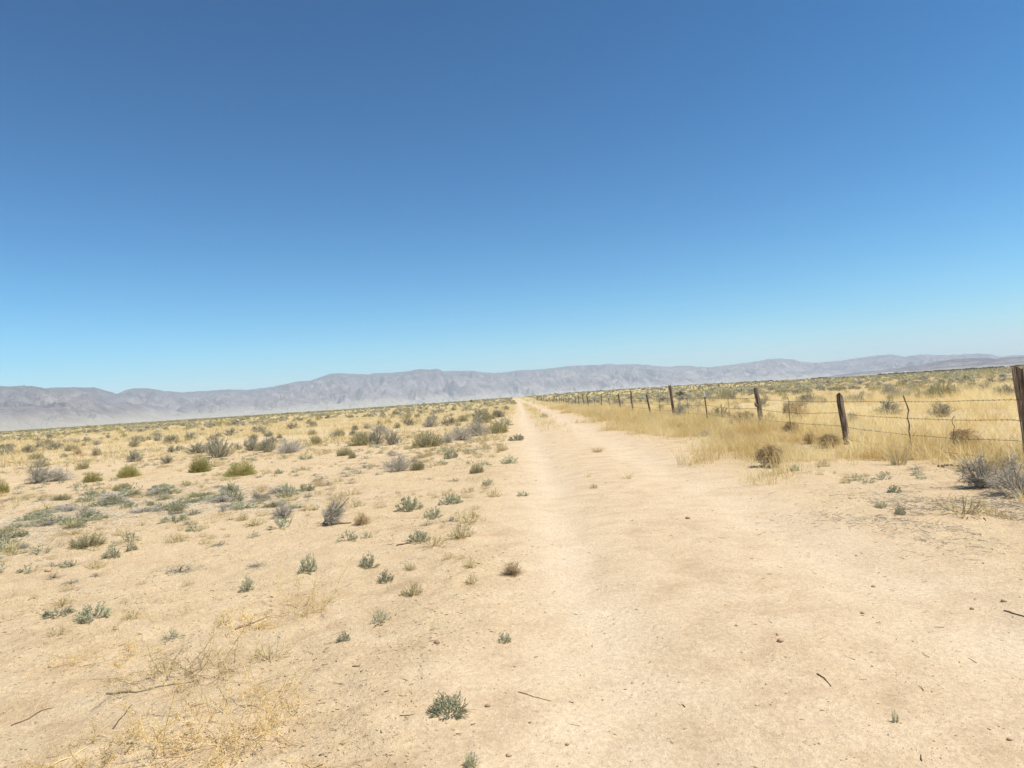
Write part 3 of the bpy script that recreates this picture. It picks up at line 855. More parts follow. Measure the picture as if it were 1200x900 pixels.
def scatter_mesh(name, src, idx, mats, wh, slots=2):
    """one mesh of many small copies of simple shrubs (only for what nobody could count)"""
    mb = MB()
    for si, s in enumerate(src):
        ii = idx[si::len(src)]
        if len(ii) == 0: continue
        for v, fa, r, (nf, m) in zip(s.V, s.F, s.R, s.M):
            f = fa - fa.min()
            a = rng.random(len(ii)) * 6.28; ca, sa = np.cos(a), np.sin(a)
            w = wh[0] * SZ[ii]; h = wh[1] * SZ[ii] ** .8
            P = np.empty((len(ii), len(v), 3))
            P[..., 0] = (v[None, :, 0] * ca[:, None] - v[None, :, 1] * sa[:, None]) * w[:, None] + XS[ii][:, None]
            P[..., 1] = (v[None, :, 0] * sa[:, None] + v[None, :, 1] * ca[:, None]) * w[:, None] + YS[ii][:, None]
            P[..., 2] = v[None, :, 2] * h[:, None] + ZS[ii][:, None]
            Fi = (f[None] + (np.arange(len(ii)) * len(v))[:, None, None]).reshape(-1, f.shape[1])
            rr = np.clip(.55 * r[None] + .45 * rng.random((len(ii), 1)), 0, 1)
            mb.add(P.reshape(-1, 3), Fi, m, rr.ravel())
    return link(name, mb.mesh(name, mats))

FL_SAGE = [lod_sage(.26, 7) for _ in range(4)]
FL_OLIVE = [lod_fan(.36, 16) for _ in range(3)]
XF_SAGE = [gen_sage(4, 4, 3, .42, k, False, .01, .6)[0] for k in range(3)]
XF_OLIVE = [gen_sage(4, 4, 3, .42, k, False, .01, .6)[0] for k in range(2)]
rr_ = RS[rest]; kk = KS[rest]
g = rest[(kk != 1) & (rr_ < 420)]; tag(scatter_mesh('far_grey_shrubs', FL_SAGE, g, [M_SAGE, M_TWIG], (1.05, .62)), 'mass of far grey shrubs speckling the plain', 'shrubland', kind='stuff')
g = rest[(kk == 1) & (rr_ < 420)]; tag(scatter_mesh('far_olive_bushes', FL_OLIVE, g, [M_OLIVE, M_TWIG], (.9, .52)), 'mass of far olive bushes speckling the plain', 'shrubland', kind='stuff')
g = rest[(kk != 1) & (rr_ >= 420)]; tag(scatter_mesh('horizon_grey_shrubs', XF_SAGE, g, [M_SAGE], (1.5, .75)), 'grey shrubland fading to the edge of the plain', 'shrubland', kind='stuff')
g = rest[(kk == 1) & (rr_ >= 420)]; tag(scatter_mesh('horizon_olive_bushes', XF_OLIVE, g, [M_OLIVE], (1.4, .7)), 'olive scrub fading to the edge of the plain', 'shrubland', kind='stuff')

# ------------------------------------------------------------------ grass (stuff)
def grass(name, label, x, y, h, w, K, mat, lean=.35, per=1):
    z = height(x, y)
    n = len(x)
    cl = vnoise(x * 1.1, y * 1.1, 71)
    tf = np.repeat(rng.random(n // per + 1), per)[:n]            # every tuft has its own height and tone
    tl = np.repeat(rng.normal(size=(n // per + 1, 2)) * .25, per, 0)[:n]
    ln = rng.normal(size=(n, 2)) * lean * .6 + tl
    h = h * (.45 + 1.1 * tf[::-1])
    r = np.clip(.3 * rng.random(n) + .35 * tf + 1.5 * (fbm(x * 1.0, y * 1.0, 73, 3) - .33), 0, 1)
    mb = blade_mb(np.stack([x, y, z], -1), h * (.35 + 1.25 * cl) * (.55 + .6 * rng.random(n)), np.full(n, w) * (.7 + .6 * rng.random(n)), ln, K, r)
    o = link(name, mb.mesh(name, [mat])); tag(o, label, 'grass', kind='stuff')
    print(name, n)
    return o

def clumped(x, y, per, rad):
    """replace every point by a tuft of points"""
    n = len(x)
    q = np.sqrt(rng.random((n, per))) * rad * (.5 + rng.random((n, 1))); a = rng.random((n, per)) * 6.28
    return (x[:, None] + q * np.cos(a)).ravel(), (y[:, None] + q * np.sin(a)).ravel()

# strip between track and fence
n = 26000
x = 3.2 + rng.random(n) * 5.6; y = 11 + 79 * rng.random(n) ** 1.5
k = (rng.random(n) < .75 * cover_mask(x, y) ** 1.3)
k &= rng.random(n) < .10 + .90 * smooth(.40, .57, fbm(x * .9, y * .9, 77, 3))
x, y = clumped(x[k], y[k], 14, .16)

grass('roadside_grass', 'golden dry grass filling the strip between track and fence', x, y, .34, .0075, 4, M_GOLD, lean=.85, per=14)
# along and beyond the fence, near
n = 34000
x = 6.8 + rng.random(n) ** 1.3 * 40; y = 5 + 55 * rng.random(n)
k = (rng.random(n) < cover_mask(x, y) ** 1.2 * (.35 + .60 * smooth(.38, .58, fbm(x * .7, y * .7, 79, 3)))) & (x < y * .95 + 6)
x, y = clumped(x[k], y[k], 10, .15)
grass('field_grass', 'tall straw-coloured grass along and behind the wire fence', x, y, .42, .008, 4, M_STRAW, lean=.75, per=10)
# plain, middle distance, both sides
n = 150000
x, y, r = wedge(n, 26, 190, power=.75)
k = (rng.random(n) < cover_mask(x, y) * (.35 + .65 * smooth(.36, .56, fbm(x * .25, y * .25, 83, 3)))) & ~((x > 3) & (y < 55) & (x < 40))
x, y = clumped(x[k], y[k], 5, .2)
grass('plain_grass', 'yellow dry grass in patches across the middle of the plain', x, y, .30, .020, 3, M_STRAW, lean=.8, per=5)
n = 90000
x, y, r = wedge(n, 180, 900, power=.7)
k = (rng.random(n) < .25 + .6 * smooth(.4, .6, fbm(x / 30, y / 22, 47, 3))) & ((x - road_centre(y) < -1) | (x - road_centre(y) > 4))
grass('far_plain_grass', 'pale yellow grass on the far plain up to the horizon', *clumped(x[k], y[k], 3, .5), .32, .12, 2, M_STRAW, lean=.5)
# thin wisps on the near sand at left
n = 50000
x = -30 + rng.random(n) * 30.2; y = 3 + rng.random(n) ** 1.2 * 32
m_ = fbm(x * .55, y * .55, 81, 3)
k = (rng.random(n) < smooth(.42, .64, m_)) & (x < -.6) & (np.abs(x) < y * .95 + 1.5)
x, y = clumped(x[k], y[k], 7, .10)
grass('straw_wisps', 'sparse straw wisps scattered on the sand left of the track', x, y, .07, .0035, 3, M_STRAW, lean=.9, per=7)

# large branching straw weed in the lower left corner
def straw_weed(px, py, spread, tall, nst, label):
    p = G(px, py); zc = float((p - CAM) @ fwd); s = zc / FPX
    mb = MB()
    B = np.concatenate([np.clip(rng.normal(size=(nst, 2)), -1.5, 1.5) * spread * .30, np.zeros((nst, 1))], 1)
    D = np.concatenate([np.clip(rng.normal(size=(nst, 2)), -1.3, 1.3) * spread * .26 + B[:, :2] * .5, (rng.random((nst, 1)) ** 1.6) * tall], 1)
    P = curve_pts(B, B + D, rand_dir(nst) * spread * .10, 7) + rng.normal(size=(nst, 7, 3)) * spread * .012
    P *= s; P[:, :, 2] = np.maximum(P[:, :, 2], .004)
    V, F = tubes(P, np.broadcast_to(np.linspace(.0021, .0010, 7), (nst, 7))); mb.add(V, F, 0, np.repeat(rng.random(nst), 21))
    for _ in range(6):
        k = rng.integers(1, 6, nst); S0 = P[np.arange(nst), k]
        S1 = S0 + norm(norm(P[np.arange(nst), k + 1] - S0) + rng.normal(size=(nst, 3)) * .8) * s * spread * (.06 + .20 * rng.random((nst, 1)))
        S1[:, 2] = np.maximum(S1[:, 2], .006)
        Q = curve_pts(S0, S1, rand_dir(nst) * s * 4, 4)
        V, F = tubes(Q, np.broadcast_to(np.linspace(.0012, .0006, 4), (nst, 4))); mb.add(V, F, 0, np.repeat(rng.random(nst), 12))
        m = nst * 7
        C = Q[np.arange(m) % nst, rng.integers(1, 4, m)] + rng.normal(size=(m, 3)) * .010
        C[:, 2] = np.maximum(C[:, 2], .004)
        V, F = leaves(C, rand_dir(m), .015, .004); mb.add(V, F, 1, np.repeat(rng.random(m), 4))
    o = link('straw_weed', mb.mesh('straw_weed', [M_STRAW, M_STRAW]), loc=p)
    tag(o, label, 'dry weed')
straw_weed(255, 865, 165, 105, 60, 'large branching straw-yellow weed at the bottom left of the photo')
straw_weed(225, 790, 90, 50, 26, 'thin straw weed behind the large branching straw weed')
straw_weed(352, 716, 60, 55, 24, 'thin straw weed amid wisps at left centre')
straw_weed(100, 893, 90, 30, 30, 'flattened yellow straw weed in the lower left corner')
straw_weed(290, 735, 50, 26, 20, 'low straw weed on dark twigs left of centre')
straw_weed(130, 775, 70, 22, 18, 'sparse straw weed on open sand at lower left')

# ------------------------------------------------------------------ litter, pebbles (stuff)
def litter(name, label, x, y, ln, w, mat, flat=.25):
    n = len(x); z = height(x, y) + .004
    a = rng.normal(size=n) * .6 + rng.choice([.4, 2.2], n); L = ln * np.exp(rng.normal(size=n) * .55)
    d = np.stack([np.cos(a), np.sin(a), rng.normal(size=n) * flat * .5], -1)
    B = np.stack([x, y, z], -1)
    P = curve_pts(B, B + d * L[:, None], rand_dir(n) * L[:, None] * .12, 3)
    P[..., 2] = np.maximum(P[..., 2], z[:, None])
    V, F = tubes(P, np.broadcast_to(np.array([1, .8, .5]) * w * .5, (n, 3)) * (.6 + rng.random((n, 1))))
    mb = MB(); mb.add(V, F, 0, np.repeat(rng.random(n), 9))
    o = link(name, mb.mesh(name, [mat])); tag(o, label, 'litter', kind='stuff'); return o

n = 120000
x = -16 + rng.random(n) * 28; y = 2.4 + rng.random(n) ** 1.5 * 24
c_ = smooth(.44, .68, fbm(x * .8, y * .8, 91, 3)) * (1 - .93 * road_mask(x, y)) + .02
k = (rng.random(n) < c_ * .40) & (np.abs(x) < y * .95 + 1)
litter('twig_litter', 'fine dry twigs and bark bits littering the sand', x[k], y[k], .028, .0035, M_LITTER)
k = (rng.random(n) < c_ * .10) & (np.abs(x) < y * .95 + 1)
litter('dark_twig_litter', 'dark broken twigs littering the sand', x[k], y[k], .026, .005, M_DARK)
# grey flattened brush, right of the track
n = 5200
t = rng.random(n); cx = 5.3 + rng.normal(size=n) * 1.0; cy = 7.9 + rng.normal(size=n) * 1.0
k = fbm(cx * 1.3, cy * 1.3, 95, 3) > .50
litter('grey_brush_litter', 'flattened grey twigs strewn on the sand at right', cx[k], cy[k], .06, .004, M_TWIG, .4)
# grey matted litter in the band at left
pp = np.array([G(bx, by)[:2] for bx, by, _ in band])
n = 9000
j = rng.integers(0, len(pp), n); cx = pp[j, 0] + rng.normal(size=n) * .9; cy = pp[j, 1] + rng.normal(size=n) * .8
litter('matted_litter', 'matted grey twigs under the weed band at left', cx, cy, .07, .005, M_DEAD, .4)

def pebbles(name, label, n, x, y, size, mat=None):
    ico = np.array([[0, 0, 1], [.9, 0, .2], [.28, .85, .2], [-.73, .53, .2], [-.73, -.53, .2], [.28, -.85, .2], [0, 0, -.6]])
    fc = np.array([[0, 1, 2], [0, 2, 3], [0, 3, 4], [0, 4, 5], [0, 5, 1], [6, 2, 1], [6, 3, 2], [6, 4, 3], [6, 5, 4], [6, 1, 5]])
    s = size * np.exp(rng.normal(size=n) * .38)
    a = rng.random(n) * 6.28; V = ico[None] * (1 + rng.normal(size=(n, 7, 1)) * .18) * np.array([1, .75, .42])
    ca, sa = np.cos(a)[:, None], np.sin(a)[:, None]
    P = np.empty((n, 7, 3)); P[..., 0] = (V[..., 0] * ca - V[..., 1] * sa) * s[:, None] + x[:, None]
    P[..., 1] = (V[..., 0] * sa + V[..., 1] * ca) * s[:, None] + y[:, None]
    P[..., 2] = V[..., 2] * s[:, None] + (height(x, y) + s * .2)[:, None]
    mb = MB(); mb.add(P.reshape(-1, 3), (fc[None] + (np.arange(n) * 7)[:, None, None]).reshape(-1, 3), 0, np.repeat(rng.random(n), 7))
    o = link(name, mb.mesh(name, [mat or M_STONE], False)); tag(o, label, 'gravel', kind='stuff')
n = 22000
y = 2.4 + rng.random(n) ** 1.8 * 14; x = (rng.random(n) * 2 - 1) * (y * .95 + .6)
pebbles('gravel', 'fine gravel and clods on the sand and the track', n, x, y, .0034)

n = 30000
y = 2.4 + rng.random(n) ** 1.7 * 20; x = (rng.random(n) * 2 - 1) * (y * .95 + .6)
k = rng.random(n) < (1 - .93 * road_mask(x, y)) * smooth(.36, .62, fbm(x * .9, y * .9, 98, 3)) + .03
pebbles('soil_clods', 'small crumbs and clods of sand on the rough ground', int(k.sum()), x[k], y[k], .0062, M_CLOD)

# low dry cover between the shrubs of the left plain and on the right verge
def cover(name, label, src, mats, n, w0, h0, seed):
    global XS, YS, ZS, SZ
    x = np.concatenate([-34 + rng.random(n) * 33.5, 4.6 + rng.random(n // 60) * 3.2]); y = np.concatenate([4.5 + rng.random(n) ** 1.15 * 36, 5.5 + rng.random(n // 60) * 8])
    k = (rng.random(len(x)) < smooth(.46, .62, fbm(x * .42, y * .42, seed, 4)) * smooth(3, 12, y)) & (np.abs(x) < y * .95 + 2) & ((x < -.6) | (x > 4.2))
    for tx, ty, tr in TAKEN: k &= np.hypot(x - tx, (y - ty) * .7) > tr * 1.15 + .12
    XS, YS = x[k], y[k]; ZS = height(XS, YS); SZ = np.exp(rng.normal(size=len(XS)) * .4)
    tag(scatter_mesh(name, src, np.arange(len(XS)), mats, (w0, h0)), label, 'ground cover', kind='stuff'); print(name, len(XS))
def two(fs):
    mb = MB()
    for q, m in zip(fs, (0, 1)):
        for v, fa, r in zip(q.V, q.F, q.R): mb.add(v, fa - fa.min(), m, r)
    return mb
cover('low_weed_cover', 'sparse low grey-green weeds between the bushes of the left plain', [two(gen_fan(14, 7, .22, .26, k, 1, .012)) for k in range(4)], [M_TEAL, M_TWIG], 1900, .20, .10, 111)
cover('dry_sprig_cover', 'sparse dry straw sprigs between the bushes of the left plain', [two(gen_fan(26, 3, .2, .14, k + 5, 1, .010)) for k in range(4)], [M_STRAW, M_PALE], 8000, .17, .085, 113)
cover('dead_twig_cover', 'sparse dead grey twigs on the sand of the left plain', [gen_dead(9, 4, k + 90, .012, .0, 2, .3) for k in range(3)], [M_TWIG], 1900, .24, .07, 117)

# single stones, sticks
STN = 'single stones on the near sand'
def stone(px, py, w, label):
    p = G(px, py); s = w * float((p - CAM) @ fwd) / FPX * .5
    mb = MB(); n1, n2 = 8, 6
    th = np.linspace(.0, PI, n2); ph = np.arange(n1) * 2 * PI / n1
    T, Pp = np.meshgrid(th, ph, indexing='ij')
    rr = 1 + (rng.random(T.shape) - .5) * .35; rr[0] = 1; rr[-1] = 1
    V = np.stack([np.sin(T) * np.cos(Pp) * rr, np.sin(T) * np.sin(Pp) * .8 * rr, np.cos(T) * .6 * rr], -1).reshape(-1, 3) * s
    i = (np.arange(n2 - 1) * n1)[:, None] + np.arange(n1)[None]; i2 = (np.arange(n2 - 1) * n1)[:, None] + ((np.arange(n1) + 1) % n1)[None]
    mb.add(V + np.array([0, 0, s * .35]), np.stack([i, i2, i2 + n1, i + n1], -1).reshape(-1, 4), 0, rng.random() * .3)
    o = link('stone', mb.mesh('stone', [M_STONE], True), loc=p); tag(o, label, 'stone', STN)
for a in [(512, 754, 8, 'dark stone on sand between weeds left of the track'), (572, 828, 7, 'small brown clod right of the blue-green foreground weed'),
          (597, 886, 8, 'brown stone near the bottom edge, right of the cut-off weed'), (56, 670, 8, 'reddish dark stone on sand at far left'),
          (915, 752, 8, 'flat dark bark chip on the track at right'), (1177, 705, 7, 'dark stone by the stick at the right edge'),
          (1139, 714, 5, 'smaller dark stone left of the stick at the right edge'), (806, 608, 6, 'dark clod on the track left of the litter'),
          (1011, 719, 5, 'dark speck-like stone on the track right of centre'), (1024, 688, 6, 'dark stone on the track below the litter'), (1183, 867, 6, 'dark chip at the lower right of the track'),
          (665, 873, 5, 'small dark stone on the left wheel track near the bottom')]:
    stone(*a)

def stick(name, pts, rpx, mat, label, group=None, lift=.0):
    P3 = []
    for px, py in pts:
        p = G(px, py); P3.append(p)
    P3 = np.array(P3); s = float((P3[0] - CAM) @ fwd) / FPX
    o0 = P3[0].copy()
    # subdivide with a slight wobble
    t = np.linspace(0, len(P3) - 1, 4 * (len(P3) - 1) + 1); k = np.minimum(t.astype(int), len(P3) - 2); f = (t - k)[:, None]
    Q = P3[k] * (1 - f) + P3[k + 1] * f + rng.normal(size=(len(t), 3)) * rpx * s * .25
    Q[:, 2] = height(Q[:, 0], Q[:, 1]) + rpx * s * .6 + lift * np.sin(np.linspace(0, PI, len(t)))
    mb = MB(); V, F = tubes((Q - o0)[None], (np.linspace(1, .5, len(t)) * rpx * s)[None], 5); mb.add(V, F, 0, .25)
    o = link(name, mb.mesh(name, [mat], True), loc=o0); tag(o, label, name.replace('_', ' '), group)
SG = 'loose sticks and a shadow strip on the ground'
stick('stick', [(958, 790), (966, 795), (974, 805)], 1.0, M_DARK, 'short dark crooked stick on the track right of centre', SG)
stick('stick', [(607, 811), (626, 817), (646, 822)], .6, M_DARK, 'thin straight twig on the left wheel track', SG)
stick('stick', [(1177, 716), (1190, 720), (1206, 725)], 1.0, M_DARK, 'dark stick cut by the right edge of the photo', SG)
stick('stick', [(13, 851), (35, 842), (62, 830)], 1.0, M_DARK, 'long dark stick on sand at the far lower left', SG)
stick('stick', [(124, 814), (160, 812), (195, 804), (232, 797)], 1.4, M_TWIG, 'long grey stick behind the large straw weed', SG)
stick('stick', [(60, 900), (82, 889), (104, 876)], 1.2, M_PALE, 'pale straight stalk in the lower left corner', SG)
stick('stick', [(276, 738), (292, 730), (315, 722)], 1.2, M_DARK, 'dark crooked twig under the low straw weed', SG)
stick('stick', [(132, 855), (144, 840), (155, 826)], .9, M_DARK, 'dark forked-looking twig left of the large straw weed', SG)
stick('stick', [(378, 617), (395, 614), (412, 613)], 1.2, M_DARK, 'dark strip laid as the shadow under the leaning shrub', SG)  # dark strip modelled in place of the shadow this shrub casts
stick('stick', [(464, 640), (472, 640), (482, 637)], 1.0, M_DARK, 'short dark twig by the low green-grey weed', SG)
stick('post_shadow_strip', [(1100, 547), (1119, 548.5), (1139, 552)], 1.6, M_WOOD, 'dark strip laid as the thick post shadow under the bottom wire', None, .03)  # dark strip added as the cast shadow of the thick post

# ------------------------------------------------------------------ the wire fence
FX = 7.72
def wood_post(r, h, lean, flat=.8, split=0., seed=0):
    n1, n2 = 14, 16
    z = np.linspace(-.12, h, n2); a = np.arange(n1) * 2 * PI / n1
    Zg, Ag = np.meshgrid(z, a, indexing='ij')
    rr = r * (1 + .34 * (fbm(Ag * 1.1 + 3 + seed * 5, Zg * 1.6, seed, 3) - .5) * 2 * .8) * (1 - .12 * Zg / h)
    rr = rr * (1 + .05 * np.cos(Ag * 5 + seed))
    X = rr * np.cos(Ag); Y = rr * np.sin(Ag) * flat
    wob = .02 * (vnoise(Zg * 2.2, Zg * 0 + seed, seed + 3) - .5) * 2
    Zt = Zg + (Zg > h * .97) * (vnoise(np.cos(Ag) * 2 + seed, np.sin(Ag) * 2, seed + 9) - .6) * .14
    V = np.stack([X + wob + lean[0] * Zg, Y + lean[1] * Zg, Zt], -1).reshape(-1, 3)
    i = (np.arange(n2 - 1) * n1)[:, None] + np.arange(n1)[None]; i2 = (np.arange(n2 - 1) * n1)[:, None] + ((np.arange(n1) + 1) % n1)[None]
    mb = MB(); mb.add(V, np.stack([i, i2, i2 + n1, i + n1], -1).reshape(-1, 4), 0, .5)
    top = V[-n1:]; ctr = np.array([[top[:, 0].mean(), top[:, 1].mean(), top[:, 2].mean() - .03]])
    mb.add(np.concatenate([top, ctr]), np.array([[k, (k + 1) % n1, n1] for k in range(n1)]), 0, .5)
    return mb

fence = empty('barbed_wire_fence', (FX, 11, float(height(FX, 11))))
tag(fence, 'old barbed wire fence on weathered wooden posts running along the track', 'fence')
def fpart(name, mb, mat, loc, label=None, parent=None, smooth_=False):
    me = mb.mesh(name, [mat] if not isinstance(mat, list) else mat, smooth_)
    o = link(name, me, parent or fence)
    o.location = Vector(loc) - (Vector(parent.location) + fence.location if parent else fence.location)
    if label: o['label'] = label
    return o

SPEC = {  # y: (kind, radius, height, lean x, lean y, label)
    4.7: ('w', .10, 1.4, .02, .02, None),
    11.0: ('w', .118, 1.56, -.075, .0, 'thick dark post with a split grey right side'),
    16.95: ('w', .095, 1.20, -.10, -.03, 'short brown post leaning left'),
    22.9: ('w', .095, 1.42, -.035, .02, 'dark upright post with a knob on its left side'),
    29.3: ('t', .02, 1.36, -.06, .0, None),
    35.5: ('w', .082, 1.70, -.085, .0, 'tallest dark post, leaning slightly left'),
    42.0: ('w', .066, 1.25, -.12, .02, 'small leaning post'),
    48.4: ('w', .072, 1.55, -.05, .0, None),
}
ys_ = sorted(SPEC) 
yy = 54.6
while yy < 330:
    k = int(rng.integers(0, 10))
    SPEC[yy] = ('t' if k < 2 else 'w', .02 if k < 2 else rng.uniform(.045, .075), rng.uniform(.95, 1.5), rng.normal() * .05 - .03, rng.normal() * .03, None)
    yy += 6.15 + rng.normal() * .15
ys_ = sorted(SPEC)
WH = (1.06, .76, .44, .16)
attach = []
for i, y0 in enumerate(ys_):
    kd, r, h, lx, ly, lab = SPEC[y0]
    xx = FX + rng.normal() * .05 * (y0 > 50)
    z0 = float(height(xx, y0))
    if kd == 'w':
        mb = wood_post(r * (.84 if y0 > 12 else .95), h, (lx, ly), .82, 0, i)
        if y0 == 11.0:      # second, split half of the thick post
            m2 = wood_post(.075, h + .02, (lx, ly), .7, 0, 40)
            for v, f, rr in zip(m2.V, m2.F, m2.R): mb.add(v + np.array([.125, -.03, 0]), f - f.min(), 0, .9)
        if y0 == 22.9:
            a_ = np.arange(8) * PI / 4
            P = np.array([[-.06, -.03, .84], [-.11, -.04, .86], [-.15, -.05, .9], [-.16, -.05, .96]])
            V, F = tubes(P[None], np.array([[.045, .05, .035, .012]]), 7); mb.add(V, F, 0, .3)
        fpart('wooden_post', mb, M_WOOD, (xx + .12 * (y0 == 11.0), y0, z0), lab)
    else:
        mb = MB(); V = []; 
        def bx(cx, cy, wx, wy, z1, z2, m, mbx):
            q = np.array([[-1, -1], [1, -1], [1, 1], [-1, 1]]) * .5
            vs = []
            for zz in (z1, z2):
                for u, v in q: vs.append([cx + u * wx + lx * zz, cy + v * wy + ly * zz, zz])
            mbx.add(vs, [[0, 1, 5, 4], [1, 2, 6, 5], [2, 3, 7, 6], [3, 0, 4, 7], [4, 5, 6, 7], [3, 2, 1, 0]], m, .4)
        bx(0, 0, .05, .007, -.1, h - .24, 0, mb); bx(0, .022, .008, .036, -.1, h - .24, 0, mb)
        for q in range(12): bx(0, -.007, .02, .008, .1 + q * .08, .13 + q * .08, 0, mb)
        t = fpart('steel_post', mb, M_STEEL, (xx, y0, z0), 'thin steel post with a white painted top')
        m2 = MB(); bx(0, 0, .052, .009, h - .24, h, 0, m2); bx(0, .022, .010, .037, h - .24, h, 0, m2)
        fpart('painted_top', m2, M_WHITE, (xx, y0, z0), None, t)
    attach.append((xx, y0, z0, lx, ly, r))

def wire(hz, jig):
    pts = []
    for (xa, ya, za, lxa, lya, ra), (xb, yb, zb, lxb, lyb, rb) in zip(attach[:-1], attach[1:]):
        A = np.array([xa + lxa * hz - ra * .9, ya + lya * hz, za + hz + rng.normal() * jig]) if not pts else pts[-1]
        B = np.array([xb + lxb * hz - rb * .9, yb + lyb * hz, zb + hz + rng.normal() * jig])
        k = 12 if ya < 60 else 4
        sag = rng.uniform(.01, .07)
        for q in range(0 if not pts else 1, k + 1):
            t = q / k
            p = A * (1 - t) + B * t; p = p + np.array([0, 0, -sag * 4 * t * (1 - t)])
            if 0 < q < k: p = p + rng.normal(size=3) * np.array([.006, 0, .006])
            pts.append(p)
    P = np.array(pts); o0 = np.array(fence.location)
    mb = MB(); V, F = tubes((P - o0)[None], np.full((1, len(P)), .0033), 4); mb.add(V, F, 0, .4)
    near = P[P[:, 1] < 50]
    seg = np.arange(0, near[-1, 1] - near[0, 1], .13) + near[0, 1]
    C = np.stack([np.interp(seg, near[:, 1], near[:, i]) for i in range(3)], -1) - o0
    for _ in range(2):
        D = norm(rng.normal(size=C.shape) * np.array([1, .5, 1])) * .022
        V, F = tubes(np.stack([C - D, C, C + D], 1), np.full((len(C), 3), .0022)); mb.add(V, F, 0, .6)
    return link('barbed_wire', mb.mesh('barbed_wire', [M_WIRE]), fence)
for hz in WH: wire(hz, .02)

def stay(y0, r, top, bot, mat, label, wob):
    z0 = float(height(FX, y0)); K = 9
    t = np.linspace(0, 1, K)
    P = np.stack([rng.normal(size=K) * wob + .02, rng.normal(size=K) * wob, bot + (top - bot) * t], -1) - np.array([.1, 0, 0])
    mb = MB(); V, F = tubes(P[None], np.full((1, K), r), 5); mb.add(V, F, 0, .4)
    fpart('fence_stay', mb, mat, (FX, y0, z0), label)
stay(14.05, .014, 1.18, .03, M_WOOD, 'crooked wooden stick stay', .02)
stay(12.6, .006, .80, .30, M_WIRE, 'short twisted wire stay', .012)
stay(20.2, .010, 1.1, .1, M_WOOD, 'thin brown stick stay', .02)
stay(26.0, .008, 1.1, .15, M_WIRE, 'twisted wire stay', .01)
stay(32.3, .008, 1.1, .2, M_WIRE, 'twisted wire stay', .01)
stay(38.8, .009, 1.1, .2, M_WOOD, None, .02)

# ------------------------------------------------------------------ far away things
ff = empty('distant_fence', (80, 330, float(height(80, 330))))
tag(ff, 'distant line of small fence posts far out on the right plain', 'fence')
mbp = MB(); V, F = tubes(np.array([[[0, 0, -.2], [0.02, 0, .7], [0, 0, 1.5]]]), np.array([[.11, .10, .09]]), 6); mbp.add(V, F, 0, .4)
pm = mbp.mesh('fence_post', [M_WOOD])
prev = []
for k in range(46):
    xx = 62 + k * 4.1 + rng.normal() * .3; y0 = 330 + k * .7
    o = link('fence_post', pm, ff, Vector((xx, y0, float(height(xx, y0)))) - ff.location); o.scale = (1, 1, rng.uniform(.8, 1.15)); prev.append(np.array(o.location) + [0, 0, 1.1])
for dz in (0, -.45):
    mbw = MB(); V, F = tubes((np.array(prev) + [0, 0, dz])[None], np.full((1, len(prev)), .008), 3); mbw.add(V, F, 0, .5); link('barbed_wire', mbw.mesh('barbed_wire', [M_WIRE]), ff)

# dark line of brush at the far edge of the plain, right
n = 1500
px = 640 + rng.random(n) * 640
az_ = np.array([math.atan2(*ray(p, 500 - .0642 * p)[:2]) for p in px])
rr0 = 1450 + rng.normal(size=n) * 18
XB = rr0 * np.sin(az_); YB = rr0 * np.cos(az_); ZB = height(XB, YB)
keep = fbm(px / 26, px * 0, 101, 2) > .36
XS, YS, ZS = XB[keep], YB[keep], ZB[keep]; SZ = np.exp(rng.normal(size=len(XS)) * .2)
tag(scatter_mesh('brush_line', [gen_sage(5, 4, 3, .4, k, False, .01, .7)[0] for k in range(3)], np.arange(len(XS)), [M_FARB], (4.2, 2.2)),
    'thin dark line of brush at the far edge of the right plain', 'brush', kind='stuff')

def far_building(px, dist, L, Wd, Hh, label):
    d = ray(px, 500 - .0642 * px); a = math.atan2(d[0], d[1])
    loc = Vector((dist * math.sin(a), dist * math.cos(a), float(height(dist * math.sin(a), dist * math.cos(a)))))
    o = empty('white_building', loc); o.rotation_euler = (0, 0, -a)
    mb = MB(); x0, x1, y0, y1 = -L / 2, L / 2, -Wd / 2, Wd / 2
    mb.add([[x0, y0, -1], [x1, y0, -1], [x1, y1, -1], [x0, y1, -1], [x0, y0, Hh], [x1, y0, Hh], [x1, y1, Hh], [x0, y1, Hh], [x0, 0, Hh + 1.6], [x1, 0, Hh + 1.6]],
           [[0, 1, 5, 4], [1, 2, 6, 5], [2, 3, 7, 6], [3, 0, 4, 7]], 0, .5)
    mb.add([[x0, y0, Hh], [x0, y1, Hh], [x0, 0, Hh + 1.6], [x1, y0, Hh], [x1, y1, Hh], [x1, 0, Hh + 1.6]], [[0, 1, 2], [3, 5, 4]], 0, .5)
    link('wall', mb.mesh('wall', [M_WHITE]), o)
    r = MB(); e = .5
    for s in (-1, 1):
        v = np.array([[x0 - e, s * (Wd / 2 + e), Hh - .25], [x1 + e, s * (Wd / 2 + e), Hh - .25], [x1 + e, 0, Hh + 1.75], [x0 - e, 0, Hh + 1.75]])
        r.add(np.concatenate([v, v + [0, 0, .15]]), [[0, 1, 2, 3], [4, 5, 6, 7], [0, 1, 5, 4], [1, 2, 6, 5], [3, 0, 4, 7]], 0, .5)
    link('roof', r.mesh('roof', [M_ROOF]), o)
    for k in range(3):
        w = MB(); cx = x0 + L * (k + .5) / 3
        w.add([[cx - 1, y0 - .05, 1], [cx + 1, y0 - .05, 1], [cx + 1, y0 - .05, 2.4], [cx - 1, y0 - .05, 2.4]], [[0, 1, 2, 3]], 0, .5)
        link('window', w.mesh('window', [M_GLASS]), o)
    tag(o, label, 'building')
far_building(1040, 2600, 30, 10, 4.2, 'long low white building far off below the right mountains')
far_building(1062, 2600, 11, 9, 5.5, 'small white building right of the long one, far off')

